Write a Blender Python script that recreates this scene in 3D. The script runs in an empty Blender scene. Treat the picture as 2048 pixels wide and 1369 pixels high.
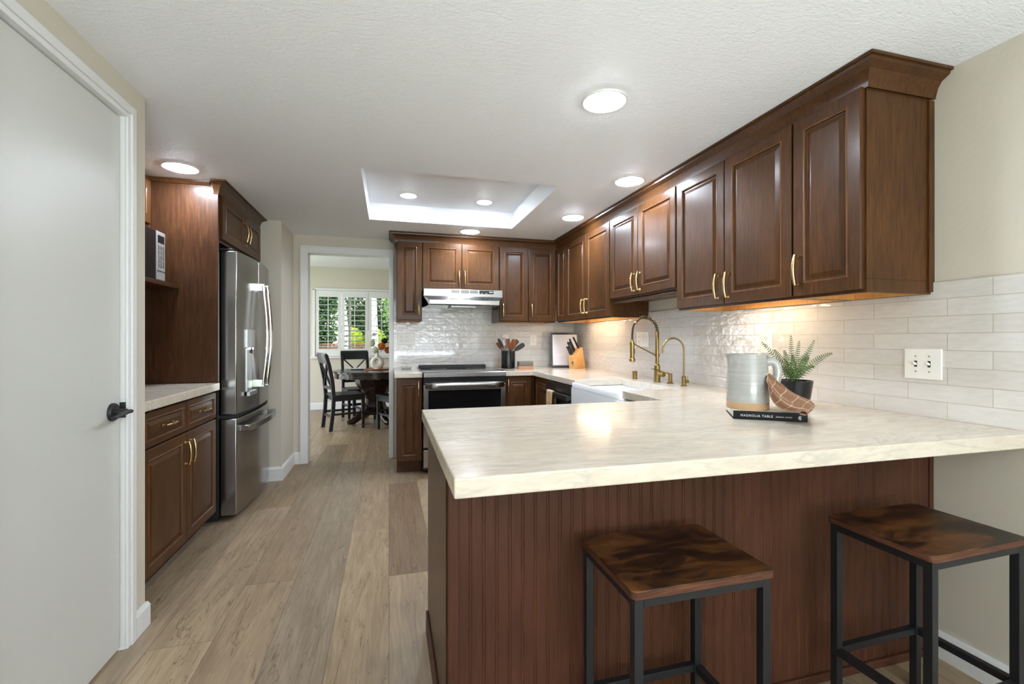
import bpy, bmesh, math, random
from mathutils import Vector, Matrix, Quaternion
random.seed(7)
C = bpy.context.scene.collection
scn = bpy.context.scene
PI = math.pi

# ------------------------------------------------------------------ camera
F_PX, VPX, HY = 910.0, 778.0, 679.0
yaw = math.atan((1024 - VPX) / F_PX)
cd = bpy.data.cameras.new('camera'); cam = bpy.data.objects.new('camera', cd); C.objects.link(cam)
cam.location = (0, 0, 1.2); cam.rotation_euler = (PI / 2, 0, -yaw)
cd.sensor_width = 36; cd.sensor_fit = 'HORIZONTAL'; cd.lens = F_PX / 2048 * 36
cd.shift_y = -(684.5 - HY) / 2048; cd.clip_start = 0.03; cd.clip_end = 200
scn.camera = cam

# ------------------------------------------------------------------ world, sun, view
w = bpy.data.worlds.new('World'); scn.world = w; w.use_nodes = True
wn = w.node_tree.nodes; wl = w.node_tree.links
bg = wn['Background']
wtc = wn.new('ShaderNodeTexCoord'); wsx = wn.new('ShaderNodeSeparateXYZ'); wrp = wn.new('ShaderNodeValToRGB')
wl.new(wtc.outputs['Generated'], wsx.inputs[0]); wl.new(wsx.outputs['Z'], wrp.inputs[0])
wrp.color_ramp.elements[0].position = 0.0; wrp.color_ramp.elements[0].color = (0.95, 0.97, 1.0, 1)
wrp.color_ramp.elements[1].position = 0.7; wrp.color_ramp.elements[1].color = (0.55, 0.72, 1.0, 1)
wl.new(wrp.outputs[0], bg.inputs['Color']); bg.inputs['Strength'].default_value = 1.2
sd = bpy.data.lights.new('sun', 'SUN'); sd.energy = 2.4; sd.angle = 0.01; sd.color = (1, 0.94, 0.84)
sun = bpy.data.objects.new('sun', sd); C.objects.link(sun)
sun.rotation_euler = (math.radians(-38), math.radians(30), 0); sun.location = (3, 6, 8)
def portal(name, loc, rot, sx, sy):
    l = bpy.data.lights.new(name, 'AREA'); l.shape = 'RECTANGLE'; l.size = sx; l.size_y = sy
    l.cycles.is_portal = True
    o = bpy.data.objects.new(name, l); C.objects.link(o); o.location = loc; o.rotation_euler = rot
def area_light(name, loc, rot, sx, sy, power, col):
    l = bpy.data.lights.new(name, 'AREA'); l.shape = 'RECTANGLE'; l.size = sx; l.size_y = sy; l.energy = power; l.color = col
    o = bpy.data.objects.new(name, l); C.objects.link(o); o.location = loc; o.rotation_euler = rot
area_light('added_rear_fill', (0.5, -3.15, 1.15), (PI / 2 + 0.35, 0, 0), 2.8, 2.1, 4, (0.84, 0.94, 1.0))  # added fill lamp at the unseen rear opening, tilted up to brighten the room
area_light('added_fill_uplight', (0.7, -2.1, 0.8), (3.0, 0, 0), 1.8, 1.0, 58, (0.80, 0.92, 1.0))  # added upward fill behind the camera, no fixture; bounces off the ceiling
area_light('dining_window_daylight', (-2.58, 6.6, 1.15), (0, -PI / 2, 0), 1.9, 2.3, 14, (0.92, 0.96, 1.0))
portal('window_daylight', (-0.57, 8.5, 1.45), (PI / 2, 0, 0), 1.4, 1.2)
LAMP = 54.0          # ceiling lens emission
STRIP = 11.0         # under-cabinet strip emission
vs = scn.view_settings; vs.view_transform = 'Standard'; vs.look = 'None'; vs.gamma = 1.0; vs.use_curve_mapping = False
vs.exposure = 1.77
scn.cycles.use_denoising = True
scn.cycles.max_bounces = 10; scn.cycles.diffuse_bounces = 6; scn.cycles.caustics_reflective = False
scn.cycles.caustics_refractive = False; scn.cycles.sample_clamp_indirect = 6

# ------------------------------------------------------------------ materials
def lin(r, g, b):
    f = lambda c: (c / 255 / 12.92) if c / 255 <= 0.04045 else ((c / 255 + 0.055) / 1.055) ** 2.4
    return (f(r), f(g), f(b), 1)
def mat(name, col, rough=0.5, metal=0.0, **kw):
    m = bpy.data.materials.new(name); m.use_nodes = True
    p = m.node_tree.nodes['Principled BSDF']
    p.inputs['Base Color'].default_value = col; p.inputs['Roughness'].default_value = rough
    p.inputs['Metallic'].default_value = metal
    for k, v in kw.items(): p.inputs[k.replace('_', ' ')].default_value = v
    return m
class N:
    """tiny node helper around one material"""
    def __init__(s, m): s.t = m.node_tree; s.p = s.t.nodes['Principled BSDF']
    def n(s, typ, **kw):
        o = s.t.nodes.new('ShaderNode' + typ)
        for k, v in kw.items():
            if hasattr(o, k): setattr(o, k, v)
        return o
    def l(s, a, b): s.t.links.new(a, b)
    def coord(s, scale=(1, 1, 1), rnd=False):
        tc = s.n('TexCoord'); mp = s.n('Mapping'); mp.inputs['Scale'].default_value = scale
        src = tc.outputs['Object']
        if rnd:
            oi = s.n('ObjectInfo'); mul = s.n('Math', operation='MULTIPLY'); mul.inputs[1].default_value = 37.0
            s.l(oi.outputs['Random'], mul.inputs[0]); ad = s.n('VectorMath', operation='ADD')
            s.l(src, ad.inputs[0]); s.l(mul.outputs[0], ad.inputs[1]); src = ad.outputs[0]
        s.l(src, mp.inputs['Vector']); return mp.outputs[0]
    def noise(s, vec, scale, detail=4, rough=0.5, dist=0.0):
        o = s.n('TexNoise'); o.inputs['Scale'].default_value = scale; o.inputs['Detail'].default_value = detail
        o.inputs['Roughness'].default_value = rough; o.inputs['Distortion'].default_value = dist
        if vec is not None: s.l(vec, o.inputs['Vector'])
        return o.outputs['Fac']
    def ramp(s, fac, stops):
        r = s.n('ValToRGB'); e = r.color_ramp.elements
        e[0].position, e[0].color = stops[0]; e[1].position, e[1].color = stops[-1]
        for pos, c in stops[1:-1]:
            x = e.new(pos); x.color = c
        s.l(fac, r.inputs[0]); return r.outputs[0]
    def mix(s, fac, a, b, blend='MIX'):
        o = s.n('Mix', data_type='RGBA', blend_type=blend)
        if isinstance(fac, float): o.inputs[0].default_value = fac
        else: s.l(fac, o.inputs[0])
        for sock, v in ((o.inputs[6], a), (o.inputs[7], b)):
            if isinstance(v, tuple): sock.default_value = v
            else: s.l(v, sock)
        return o.outputs[2]
    def math(s, op, a, b=0.0):
        o = s.n('Math', operation=op)
        for i, v in enumerate((a, b)):
            if isinstance(v, (int, float)): o.inputs[i].default_value = v
            else: s.l(v, o.inputs[i])
        return o.outputs[0]
    def bump(s, h, strength, dist=0.01):
        b = s.n('Bump'); b.inputs['Strength'].default_value = strength; b.inputs['Distance'].default_value = dist
        s.l(h, b.inputs['Height']); s.l(b.outputs[0], s.p.inputs['Normal'])
    def col(s, c): s.l(c, s.p.inputs['Base Color'])

def wood(name, dark, mid, light, scale=(16, 16, 1.3), rough=0.3, coat=0.25):
    m = mat(name, mid, rough, Coat_Weight=coat, Coat_Roughness=0.18, Specular_IOR_Level=0.2); n = N(m)
    g = n.noise(n.coord(scale, True), 3.0, 6, 0.6, 0.6)
    b = n.noise(n.coord((1, 1, 0.7), True), 5.0, 2)
    c = n.ramp(g, [(0.3, dark), (0.55, mid), (0.8, light)])
    c2 = n.ramp(b, [(0.3, (0.78, 0.78, 0.78, 1)), (0.7, (1.12, 1.1, 1.08, 1))])
    n.col(n.mix(1.0, c, c2, 'MULTIPLY')); n.bump(g, 0.05, 0.002)
    return m
M = {}
M['cab'] = wood('cabinet_wood', lin(60, 37, 18), lin(79, 49, 23), lin(92, 59, 29), scale=(34, 34, 2.6), rough=0.36, coat=0.14)
M['bead'] = wood('beadboard_wood', lin(70, 43, 31), lin(80, 49, 36), lin(90, 57, 43), scale=(60, 60, 2), rough=0.45, coat=0.0)
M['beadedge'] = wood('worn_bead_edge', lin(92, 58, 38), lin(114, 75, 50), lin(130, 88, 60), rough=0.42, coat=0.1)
M['cabedge'] = wood('rubbed_highlit_edge', lin(84, 54, 34), lin(112, 74, 46), lin(130, 90, 58))  # worn glaze plus the bevel highlight, painted as a lighter wood
M['panelwood'] = wood('veneer_panel_wood', lin(54, 33, 20), lin(72, 45, 27), lin(90, 58, 35), scale=(22, 22, 2.2), rough=0.36, coat=0.15)
M['maple'] = wood('light_maple', lin(196, 140, 78), lin(214, 158, 92), lin(226, 174, 110), rough=0.45, coat=0)
M['block'] = wood('beech_block', lin(206, 152, 92), lin(222, 172, 112), lin(234, 190, 132), scale=(30, 30, 3), rough=0.45, coat=0)
M['utensil'] = wood('utensil_wood', lin(92, 54, 34), lin(126, 76, 48), lin(150, 96, 64), scale=(40, 40, 6), rough=0.5, coat=0)
M['terracotta'] = wood('pale_wood_base', lin(186, 128, 92), lin(204, 148, 112), lin(216, 164, 128), rough=0.5, coat=0)
M['table'] = wood('table_wood', lin(30, 21, 18), lin(46, 33, 28), lin(66, 48, 40), scale=(3, 20, 20), rough=0.22, coat=0.4)
M['tray'] = wood('tray_wood', lin(130, 74, 44), lin(160, 96, 60), lin(180, 116, 78), rough=0.4, coat=0.1)

m = M['wallpaint'] = mat('warm_wall_paint', lin(202, 195, 180), 0.75); n = N(m)
n.bump(n.noise(n.coord(), 60, 4), 0.18, 0.004)
m = M['ceilpaint'] = mat('ceiling_paint', lin(238, 240, 243), 0.62); n = N(m)
n.bump(n.noise(n.coord((1, 2.2, 1)), 34, 5, 0.55, 1.2), 0.5, 0.006)
M['trim'] = mat('white_trim_paint', lin(222, 222, 221), 0.38)
M['doorpaint'] = mat('door_paint', lin(203, 203, 198), 0.33)
M['plate'] = mat('white_plastic', lin(240, 238, 233), 0.35)
M['slot'] = mat('dark_slot', lin(30, 28, 26), 0.5)
M['white'] = mat('white_fireclay', lin(240, 243, 246), 0.12, Coat_Weight=0.5)
M['steel'] = mat('stainless_steel', (0.40, 0.39, 0.385, 1), 0.22, 1.0)
n = N(M['steel']); g = n.noise(n.coord((2, 2, 160)), 3, 2); n.bump(g, 0.03, 0.001)
M['steelside'] = mat('grey_steel_side', (0.55, 0.55, 0.56, 1), 0.33, 0.9)
M['dsteel'] = mat('black_stainless', (0.10, 0.098, 0.098, 1), 0.28, 0.9)
M['silver'] = mat('silver_plastic', lin(140, 139, 137), 0.4)
M['chrome'] = mat('chrome', (0.8, 0.8, 0.8, 1), 0.08, 1.0)
M['brass'] = mat('brushed_brass', (0.31, 0.215, 0.085, 1), 0.3, 1.0)
M['gold'] = mat('satin_gold', (0.64, 0.46, 0.22, 1), 0.25, 1.0)
M['black'] = mat('black_gloss', (0.008, 0.008, 0.009, 1), 0.2)
M['blackmat'] = mat('black_matte', (0.012, 0.012, 0.013, 1), 0.5)
M['blackceramic'] = mat('black_ceramic', (0.005, 0.0055, 0.007, 1), 0.16)
M['glassblack'] = mat('oven_glass', (0.006, 0.006, 0.007, 1), 0.1, Specular_IOR_Level=0.3)
M['rubber'] = mat('black_rubber', (0.01, 0.01, 0.01, 1), 0.6)
M['stoolmetal'] = mat('powder_coated_metal', lin(24, 25, 29), 0.45)
M['chairpaint'] = mat('black_chair_paint', lin(22, 24, 30), 0.4)
M['glass'] = mat('window_glass', (1, 1, 1, 1), 0.0, Transmission_Weight=1.0, IOR=1.02)
M['clearglass'] = mat('clear_glass', (0.95, 0.98, 0.96, 1), 0.02, Transmission_Weight=0.8, IOR=1.3)
M['paper'] = mat('book_paper', lin(232, 226, 214), 0.8)
M['bookcloth'] = mat('book_cloth', lin(12, 12, 13), 0.6, Specular_IOR_Level=0.25)
M['booktop'] = mat('book_cover', lin(200, 196, 190), 0.4)
M['ink'] = mat('white_ink', lin(226, 224, 220), 0.5)
M['soil'] = mat('potting_soil', lin(46, 34, 26), 0.95)
M['canvas'] = mat('picture_print', lin(214, 212, 218), 0.35)
M['frameblack'] = mat('dark_frame', lin(22, 15, 13), 0.35)
M['sage'] = mat('sage_ceramic', lin(104, 104, 92), 0.45)
M['display'] = mat('dark_display', (0.008, 0.008, 0.01, 1), 0.15)
M['vase'] = mat('cream_ceramic', lin(226, 220, 208), 0.55)
M['petalwhite'] = mat('white_petals', lin(222, 226, 206), 0.7)
M['petalorange'] = mat('orange_petals', lin(214, 128, 58), 0.7)
M['petaldark'] = mat('dark_petals', lin(34, 26, 30), 0.6)
def emit(name, col, s):
    m = bpy.data.materials.new(name); m.use_nodes = True; t = m.node_tree
    p = t.nodes['Principled BSDF']; p.inputs['Emission Color'].default_value = col; p.inputs['Emission Strength'].default_value = s
    p.inputs['Base Color'].default_value = (0.9, 0.9, 0.9, 1)
    return m
M['lamp'] = emit('lamp_lens', (0.88, 0.965, 1.09, 1), LAMP)
M['strip'] = emit('warm_strip_lens', (1.0, 0.80, 0.54, 1), STRIP)
M['icelight'] = emit('dispenser_lamp', (0.75, 0.72, 1.0, 1), 3.0)

def tile_mat(name, swap, u0):
    m = mat(name, lin(228, 224, 217), 0.14, Coat_Weight=0.4, Coat_Roughness=0.05); n = N(m)
    tc = n.n('TexCoord'); sx = n.n('SeparateXYZ'); n.l(tc.outputs['Object'], sx.inputs[0])
    cb = n.n('CombineXYZ')
    n.l(n.math('ADD', sx.outputs['Y' if swap else 'X'], 10.6 - u0), cb.inputs[0])
    n.l(n.math('SUBTRACT', sx.outputs['Z'], 0.9), cb.inputs[1])
    br = n.n('TexBrick'); n.l(cb.outputs[0], br.inputs['Vector'])
    br.offset = 0.5; br.offset_frequency = 2; br.squash = 1.0
    for k, v in (('Scale', 1.0), ('Mortar Size', 0.0013), ('Mortar Smooth', 0.1), ('Bias', 0.0), ('Brick Width', 0.265), ('Row Height', 0.0646)):
        br.inputs[k].default_value = v
    br.inputs['Color1'].default_value = lin(216, 213, 208); br.inputs['Color2'].default_value = lin(209, 205, 199)
    br.inputs['Mortar'].default_value = lin(184, 176, 163)
    cl = n.noise(n.coord((3, 3, 14) if not swap else (3, 3, 14)), 6, 3)
    n.col(n.mix(1.0, br.outputs['Color'], n.ramp(cl, [(0.3, (0.95, 0.945, 0.94, 1)), (0.7, (1.02, 1.02, 1.02, 1))]), 'MULTIPLY'))
    wav = n.noise(n.coord((1, 1, 1.6)), 19, 2, 0.45)
    h = n.math('SUBTRACT', n.math('MULTIPLY', wav, 0.9), n.math('MULTIPLY', br.outputs['Fac'], 0.8))
    n.bump(h, 0.65, 0.006)
    n.l(n.math('ADD', n.math('MULTIPLY', br.outputs['Fac'], 0.5), 0.07), n.p.inputs['Roughness'])
    return m
M['tileR'] = tile_mat('glazed_tile_side', True, 1.077)
M['tileB'] = tile_mat('glazed_tile_back', False, 0.306)

m = M['quartz'] = mat('quartz', lin(226, 220, 209), 0.16, Coat_Weight=0.15); n = N(m)
v = n.coord((0.55, 2.4, 2.4))
f1 = n.noise(v, 3.0, 8, 0.62, 1.1); f2 = n.noise(v, 1.1, 6, 0.55, 1.6); f3 = n.noise(n.coord((1, 3, 3)), 14, 6, 0.7, 0.5)
base = n.ramp(f2, [(0.3, lin(203, 191, 174)), (0.55, lin(212, 201, 185)), (0.8, lin(218, 208, 194))])
vein = n.math('ABSOLUTE', n.math('SUBTRACT', f1, 0.5))
vm = n.ramp(vein, [(0.0, (1, 1, 1, 1)), (0.03, (0, 0, 0, 1))])
vmask = n.math('MULTIPLY', vm, n.ramp(f2, [(0.38, (0, 0, 0, 1)), (0.6, (0.6, 0.6, 0.6, 1))]))
c = n.mix(vmask, base, lin(168, 160, 150))
n.col(n.mix(1.0, c, n.ramp(f3, [(0.32, (0.88, 0.875, 0.865, 1)), (0.6, (1.03, 1.03, 1.03, 1))]), 'MULTIPLY'))

m = M['floorwood'] = mat('plank_vinyl', lin(168, 144, 114), 0.36); n = N(m)
at = n.n('Attribute'); at.attribute_name = 'rnd'; rn = at.outputs['Fac']
tc = n.n('TexCoord'); ad = n.n('VectorMath', operation='ADD'); n.l(tc.outputs['Object'], ad.inputs[0])
cmb = n.n('CombineXYZ'); n.l(n.math('MULTIPLY', rn, 31.0), cmb.inputs[0]); n.l(n.math('MULTIPLY', rn, 57.0), cmb.inputs[1]); n.l(cmb.outputs[0], ad.inputs[1])
def mp(sc):
    q = n.n('Mapping'); q.inputs['Scale'].default_value = sc; n.l(ad.outputs[0], q.inputs['Vector']); return q.outputs[0]
g = n.noise(mp((26, 1.6, 1)), 2.2, 7, 0.65, 0.9); b = n.noise(mp((6, 0.9, 1)), 1.6, 4, 0.6, 1.5); k = n.noise(mp((7, 1.1, 1)), 1.5, 3, 0.5, 2.6)
tone = n.ramp(rn, [(0.0, lin(128, 107, 84)), (0.25, lin(158, 138, 112)), (0.5, lin(138, 122, 103)), (0.75, lin(168, 147, 118)), (1.0, lin(148, 125, 98))])
c = n.mix(1.0, tone, n.ramp(g, [(0.3, (0.70, 0.68, 0.66, 1)), (0.62, (1.06, 1.06, 1.06, 1))]), 'MULTIPLY')
c = n.mix(1.0, c, n.ramp(b, [(0.35, (0.84, 0.82, 0.80, 1)), (0.65, (1.06, 1.06, 1.06, 1))]), 'MULTIPLY')
crack = n.ramp(n.math('ABSOLUTE', n.math('SUBTRACT', k, 0.40)), [(0.0, (0.7, 0.7, 0.7, 1)), (0.016, (0, 0, 0, 1))])
n.col(n.mix(crack, c, lin(84, 62, 44))); n.bump(g, 0.08, 0.002)
M['gap'] = mat('plank_gap', lin(78, 62, 48), 0.8)

m = M['rustic'] = mat('rustic_board', lin(82, 48, 24), 0.33); n = N(m)
f = n.noise(n.coord((2.4, 5.5, 5.5), True), 2.6, 8, 0.62, 0.7)
gr = n.noise(n.coord((5, 70, 70), True), 3, 6, 0.7)
c = n.ramp(f, [(0.38, lin(18, 11, 8)), (0.47, lin(44, 26, 16)), (0.55, lin(84, 50, 25)), (0.68, lin(112, 72, 36))])
n.col(n.mix(1.0, c, n.ramp(gr, [(0.32, (0.55, 0.55, 0.55, 1)), (0.62, (1.15, 1.15, 1.15, 1))]), 'MULTIPLY'))
m = M['rusticedge'] = wood('rustic_edge', lin(66, 40, 30), lin(96, 62, 46), lin(122, 84, 64), scale=(4, 4, 90), rough=0.45, coat=0)

def plaid(name, base, line, scale, width, axes=(0, 1)):
    m = mat(name, base, 0.9); n = N(m); tc = n.n('TexCoord'); sx = n.n('SeparateXYZ'); n.l(tc.outputs['UV'], sx.inputs[0])
    fac = None
    for i in axes:
        fr = n.math('FRACT', n.math('MULTIPLY', sx.outputs[i], scale))
        on = n.math('LESS_THAN', fr, width)
        oth = n.math('FRACT', n.math('MULTIPLY', sx.outputs[1 - i], scale * 7))
        on = n.math('MULTIPLY', on, n.math('LESS_THAN', oth, 0.7))
        fac = on if fac is None else n.math('MAXIMUM', fac, on)
    wv = n.noise(n.coord((1, 1, 1)), 300, 2)
    n.col(n.mix(fac, base, line)); n.bump(wv, 0.3, 0.001)
    return m
M['napkin'] = plaid('brown_check_cloth', lin(130, 93, 68), lin(222, 204, 184), 4.5, 0.045)
M['towel'] = plaid('tan_check_cloth', lin(196, 164, 126), lin(150, 116, 82), 5.0, 0.12)

m = M['glaze'] = mat('grey_blue_glaze', lin(166, 169, 171), 0.22, Coat_Weight=0.3); n = N(m)
g = n.noise(n.coord((2, 2, 40)), 3, 4)
n.col(n.ramp(g, [(0.3, lin(155, 154, 150)), (0.7, lin(168, 167, 163))])); n.bump(g, 0.05, 0.002)
M['bisque'] = mat('bare_clay', lin(182, 148, 110), 0.75)
m = M['fern'] = mat('fern_leaf', lin(60, 90, 38), 0.5); n = N(m)
n.col(n.ramp(n.noise(n.coord((1, 1, 1), True), 18, 2), [(0.3, lin(36, 64, 28)), (0.7, lin(88, 116, 46))]))
def leafmat(name, a, b):
    m = mat(name, a, 0.55); n = N(m); n.col(n.ramp(n.noise(n.coord(), 3.0, 3), [(0.35, a), (0.65, b)]))
    tr = n.n('BsdfTranslucent'); tr.inputs[0].default_value = b; mx = n.n('MixShader'); mx.inputs[0].default_value = 0.35
    out = n.t.nodes['Material Output']; n.l(n.p.outputs[0], mx.inputs[1]); n.l(tr.outputs[0], mx.inputs[2]); n.l(mx.outputs[0], out.inputs[0])
    return m
M['leafdark'] = leafmat('dark_foliage', lin(54, 82, 46), lin(100, 132, 76))
M['leafmid'] = leafmat('mid_foliage', lin(92, 118, 62), lin(146, 170, 98))
M['leaflime'] = leafmat('lime_foliage', lin(168, 186, 50), lin(214, 222, 84))
m = M['birch'] = mat('birch_bark', lin(232, 228, 220), 0.8); n = N(m)
n.col(n.ramp(n.noise(n.coord((3, 3, 9)), 2.6, 5, 0.6), [(0.36, lin(58, 52, 48)), (0.44, lin(236, 232, 226))]))
M['bark'] = mat('brown_bark', lin(84, 66, 52), 0.9)
M['fence'] = wood('fence_wood', lin(120, 84, 68), lin(150, 108, 88), lin(176, 136, 114), rough=0.8, coat=0)
m = M['lawn'] = mat('lawn_grass', lin(96, 128, 60), 0.9); n = N(m)
n.col(n.ramp(n.noise(n.coord(), 9, 5), [(0.3, lin(78, 108, 48)), (0.7, lin(134, 158, 84))]))

# ------------------------------------------------------------------ mesh builder
class MB:
    def __init__(s): s.bm = bmesh.new(); s.T = Matrix.Identity(4)
    def v(s, p): return s.bm.verts.new(s.T @ Vector(p))
    def face(s, vs, mi=0):
        try: f = s.bm.faces.new(vs); f.material_index = mi; return f
        except ValueError: return None
    def box(s, x0, x1, y0, y1, z0, z1, mi=0):
        v = [s.v(p) for p in ((x0, y0, z0), (x1, y0, z0), (x1, y1, z0), (x0, y1, z0), (x0, y0, z1), (x1, y0, z1), (x1, y1, z1), (x0, y1, z1))]
        for q in ((3, 2, 1, 0), (4, 5, 6, 7), (0, 1, 5, 4), (1, 2, 6, 5), (2, 3, 7, 6), (3, 0, 4, 7)): s.face([v[i] for i in q], mi)
        return s
    def loft(s, loops, cap0=True, cap1=True, closed=True, mi=0):
        L = [[s.v(p) for p in lp] for lp in loops]; n = len(L[0])
        for a, b in zip(L, L[1:]):
            for i in range(n if closed else n - 1):
                j = (i + 1) % n; s.face([a[i], a[j], b[j], b[i]], mi)
        if cap0 and closed: s.face(L[0][::-1], mi)
        if cap1 and closed: s.face(L[-1], mi)
        return s
    def lathe(s, prof, c=(0, 0, 0), n=32, mi=0, cap0=True, cap1=True):
        s.loft([[(c[0] + r * math.cos(2 * PI * i / n), c[1] + r * math.sin(2 * PI * i / n), c[2] + z) for i in range(n)] for r, z in prof], cap0, cap1, mi=mi); return s
    def tube(s, pts, r, n=10, mi=0, flat=1.0):
        P = [Vector(p) for p in pts]; R = r if isinstance(r, (list, tuple)) else [r] * len(P)
        t0 = (P[1] - P[0]).normalized(); ref = Vector((0, 0, 1)) if abs(t0.z) < 0.9 else Vector((1, 0, 0))
        u = t0.cross(ref).normalized(); loops = []
        for i, p in enumerate(P):
            t = ((P[min(i + 1, len(P) - 1)] - P[max(i - 1, 0)])).normalized()
            u = (u - t * u.dot(t)).normalized(); w2 = t.cross(u)
            loops.append([p + R[i] * (u * math.cos(2 * PI * k / n) + w2 * flat * math.sin(2 * PI * k / n)) for k in range(n)])
        return s.loft(loops, mi=mi)
    def cyl(s, a, b, r, n=16, r2=None, mi=0): return s.tube([a, b], [r, r if r2 is None else r2], n, mi)
    def prism(s, poly, a0, a1, axis='z', mi=0):
        f = {'z': lambda p, a: (p[0], p[1], a), 'y': lambda p, a: (p[0], a, p[1]), 'x': lambda p, a: (a, p[0], p[1])}[axis]
        return s.loft([[f(p, a0) for p in poly], [f(p, a1) for p in poly]], mi=mi)
    def sweep(s, path, prof, mi=0):
        """profile (out, z) swept along a level polyline, out = right-hand side of travel"""
        n = len(path); loops = []
        for i, p in enumerate(path):
            ns = []
            for a, b in ((i - 1, i), (i, i + 1)):
                if 0 <= a and b < n:
                    d = Vector(path[b]) - Vector(path[a]); d.normalize(); ns.append(Vector((d.y, -d.x)))
            m = ns[0] if len(ns) == 1 else (ns[0] + ns[1]) / (1 + ns[0].dot(ns[1]))
            loops.append([(p[0] + m.x * o, p[1] + m.y * o, z) for o, z in prof])
        return s.loft(loops, mi=mi)
    def sphere(s, c, r, sub=2, sc=(1, 1, 1), mi=0):
        m4 = s.T @ Matrix.Translation(c) @ Matrix.Diagonal((sc[0], sc[1], sc[2], 1))
        g = bmesh.ops.create_icosphere(s.bm, subdivisions=sub, radius=r, matrix=m4)
        for vv in g['verts']:
            for f in vv.link_faces: f.material_index = mi
        return s
    def out(s, name, m, parent=None, bevel=0.0, smooth=False, seg=2, origin=None, ang=35):
        bm = s.bm; bmesh.ops.recalc_face_normals(bm, faces=bm.faces)
        if origin is None and parent is None and bm.verts:
            xs = [v.co.x for v in bm.verts]; ys = [v.co.y for v in bm.verts]; zs = [v.co.z for v in bm.verts]
            origin = ((min(xs) + max(xs)) / 2, (min(ys) + max(ys)) / 2, min(zs))
        if origin: bmesh.ops.translate(bm, verts=bm.verts, vec=-Vector(origin))
        if smooth:
            lim = math.radians(ang)
            for f in bm.faces: f.smooth = True
            for e in bm.edges:
                if len(e.link_faces) == 2 and e.calc_face_angle(0) > lim: e.smooth = False
        me = bpy.data.meshes.new(name); bm.to_mesh(me); bm.free()
        for q in (m if isinstance(m, (list, tuple)) else [m]): me.materials.append(M[q])
        o = bpy.data.objects.new(name, me); C.objects.link(o)
        if origin: o.location = origin
        if parent: o.parent = parent
        if bevel:
            b = o.modifiers.new('bevel', 'BEVEL'); b.width = bevel; b.segments = seg; b.limit_method = 'ANGLE'; b.angle_limit = math.radians(40)
        return o
def tag(o, label, cat, group=None):
    o['label'] = label; o['category'] = cat
    if group: o['group'] = group
    return o
def thing(name, label, cat, loc=(0, 0, 0), rz=0.0, group=None):
    o = bpy.data.objects.new(name, None); C.objects.link(o); o.empty_display_size = 0.05
    o.location = loc; o.rotation_euler = (0, 0, rz)
    return tag(o, label, cat, group)
def struct(o, label=None):
    o['kind'] = 'structure'
    if label: o['label'] = label
    return o
KIDS = {}
def kids(o): return [c for c in bpy.data.objects if c.parent == o]
def copy_tree(o, loc=None, rz=None, label=None, parent=None):
    c = o.copy(); C.objects.link(c)
    if parent: c.parent = parent
    if loc is not None: c.location = loc
    if rz is not None: c.rotation_euler = (0, 0, rz)
    if label: c['label'] = label
    for k in kids(o): copy_tree(k, parent=c)
    return c
def sbox(name, m, *b, bevel=0): return struct(MB().box(*b).out(name, m, origin=(0, 0, 0), bevel=bevel))

# ------------------------------------------------------------------ room shell
CZ, XR, YB, XL = 2.207, 2.01, 4.76, -0.985
# floor: one mesh of planks running away from the camera, attribute per plank
def build_floor():
    W, L = 0.225, 1.515
    first = {0: 0.871, -1: 1.485, -2: 0.148, -3: 0.962, -4: 0.544, -5: 1.2, -6: 0.3}
    mb = MB(); vals = []
    mb.box(-2.7, 2.13, -3.2, 8.4, -0.06, -0.0035, 1)
    base_faces = len(mb.bm.faces)
    for i in range(-12, 10):
        x0, x1 = i * W, (i + 1) * W
        x0c, x1c = max(x0, -2.7), min(x1, 2.13)
        if x1c - x0c < 0.01: continue
        off = first.get(i, (i * 0.618 % 1) * L); y = off - 3 * L
        j = 0
        while y < 8.4:
            a, b = max(y, -3.2), min(y + L, 8.4)
            if b - a > 0.01:
                g = 0.0007
                mb.face([mb.v(p) for p in ((x0c + g, a + g, 0), (x1c - g, a + g, 0), (x1c - g, b - g, 0), (x0c + g, b - g, 0))], 0)
                vals.append(random.random())
            y += L; j += 1
    o = mb.out('floor', ['floorwood', 'gap'], origin=(0, 0, 0))
    at = o.data.attributes.new('rnd', 'FLOAT', 'FACE')
    for i in range(len(o.data.polygons)): at.data[i].value = 0.5 if i < base_faces else vals[i - base_faces]
    struct(o, 'light brown wood plank floor')
build_floor()
# ceiling with the raised box
mb = MB(); rx0, rx1, ry0, ry1, rz = -0.16, 1.08, 2.81, 4.0, 2.35
for b in ((-1.85, rx0, -3.2, 4.88), (rx1, 2.13, -3.2, 4.88), (rx0, rx1, -3.2, ry0), (rx0, rx1, ry1, 4.88)): mb.box(*b, CZ, CZ + 0.02)
for b in ((rx0 - 0.03, rx0, ry0 - 0.03, ry1 + 0.03), (rx1, rx1 + 0.03, ry0 - 0.03, ry1 + 0.03), (rx0, rx1, ry0 - 0.03, ry0), (rx0, rx1, ry1, ry1 + 0.03)): mb.box(*b, CZ + 0.0201, rz - 0.0001)
mb.box(rx0 - 0.03, rx1 + 0.03, ry0 - 0.03, ry1 + 0.03, rz, rz + 0.03)
struct(mb.out('ceiling', 'ceilpaint', origin=(0, 0, 0)), 'textured white ceiling with a raised light box')
sbox('ceiling_dining', 'ceilpaint', -2.75, 2.15, 4.88, 8.5, 2.44, 2.5)
DY0, DY1, DZ = 1.462, 2.088, 2.06
mb = MB(); mb.box(XL - 0.12, XL, -3.2, DY0 - 0.012, 0, CZ); mb.box(XL - 0.12, XL, DY1 + 0.012, 2.237, 0, CZ); mb.box(XL - 0.12, XL, DY0 - 0.012, DY1 + 0.012, DZ + 0.012, CZ)
struct(mb.out('wall_left', 'wallpaint', origin=(0, 0, 0)))
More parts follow.
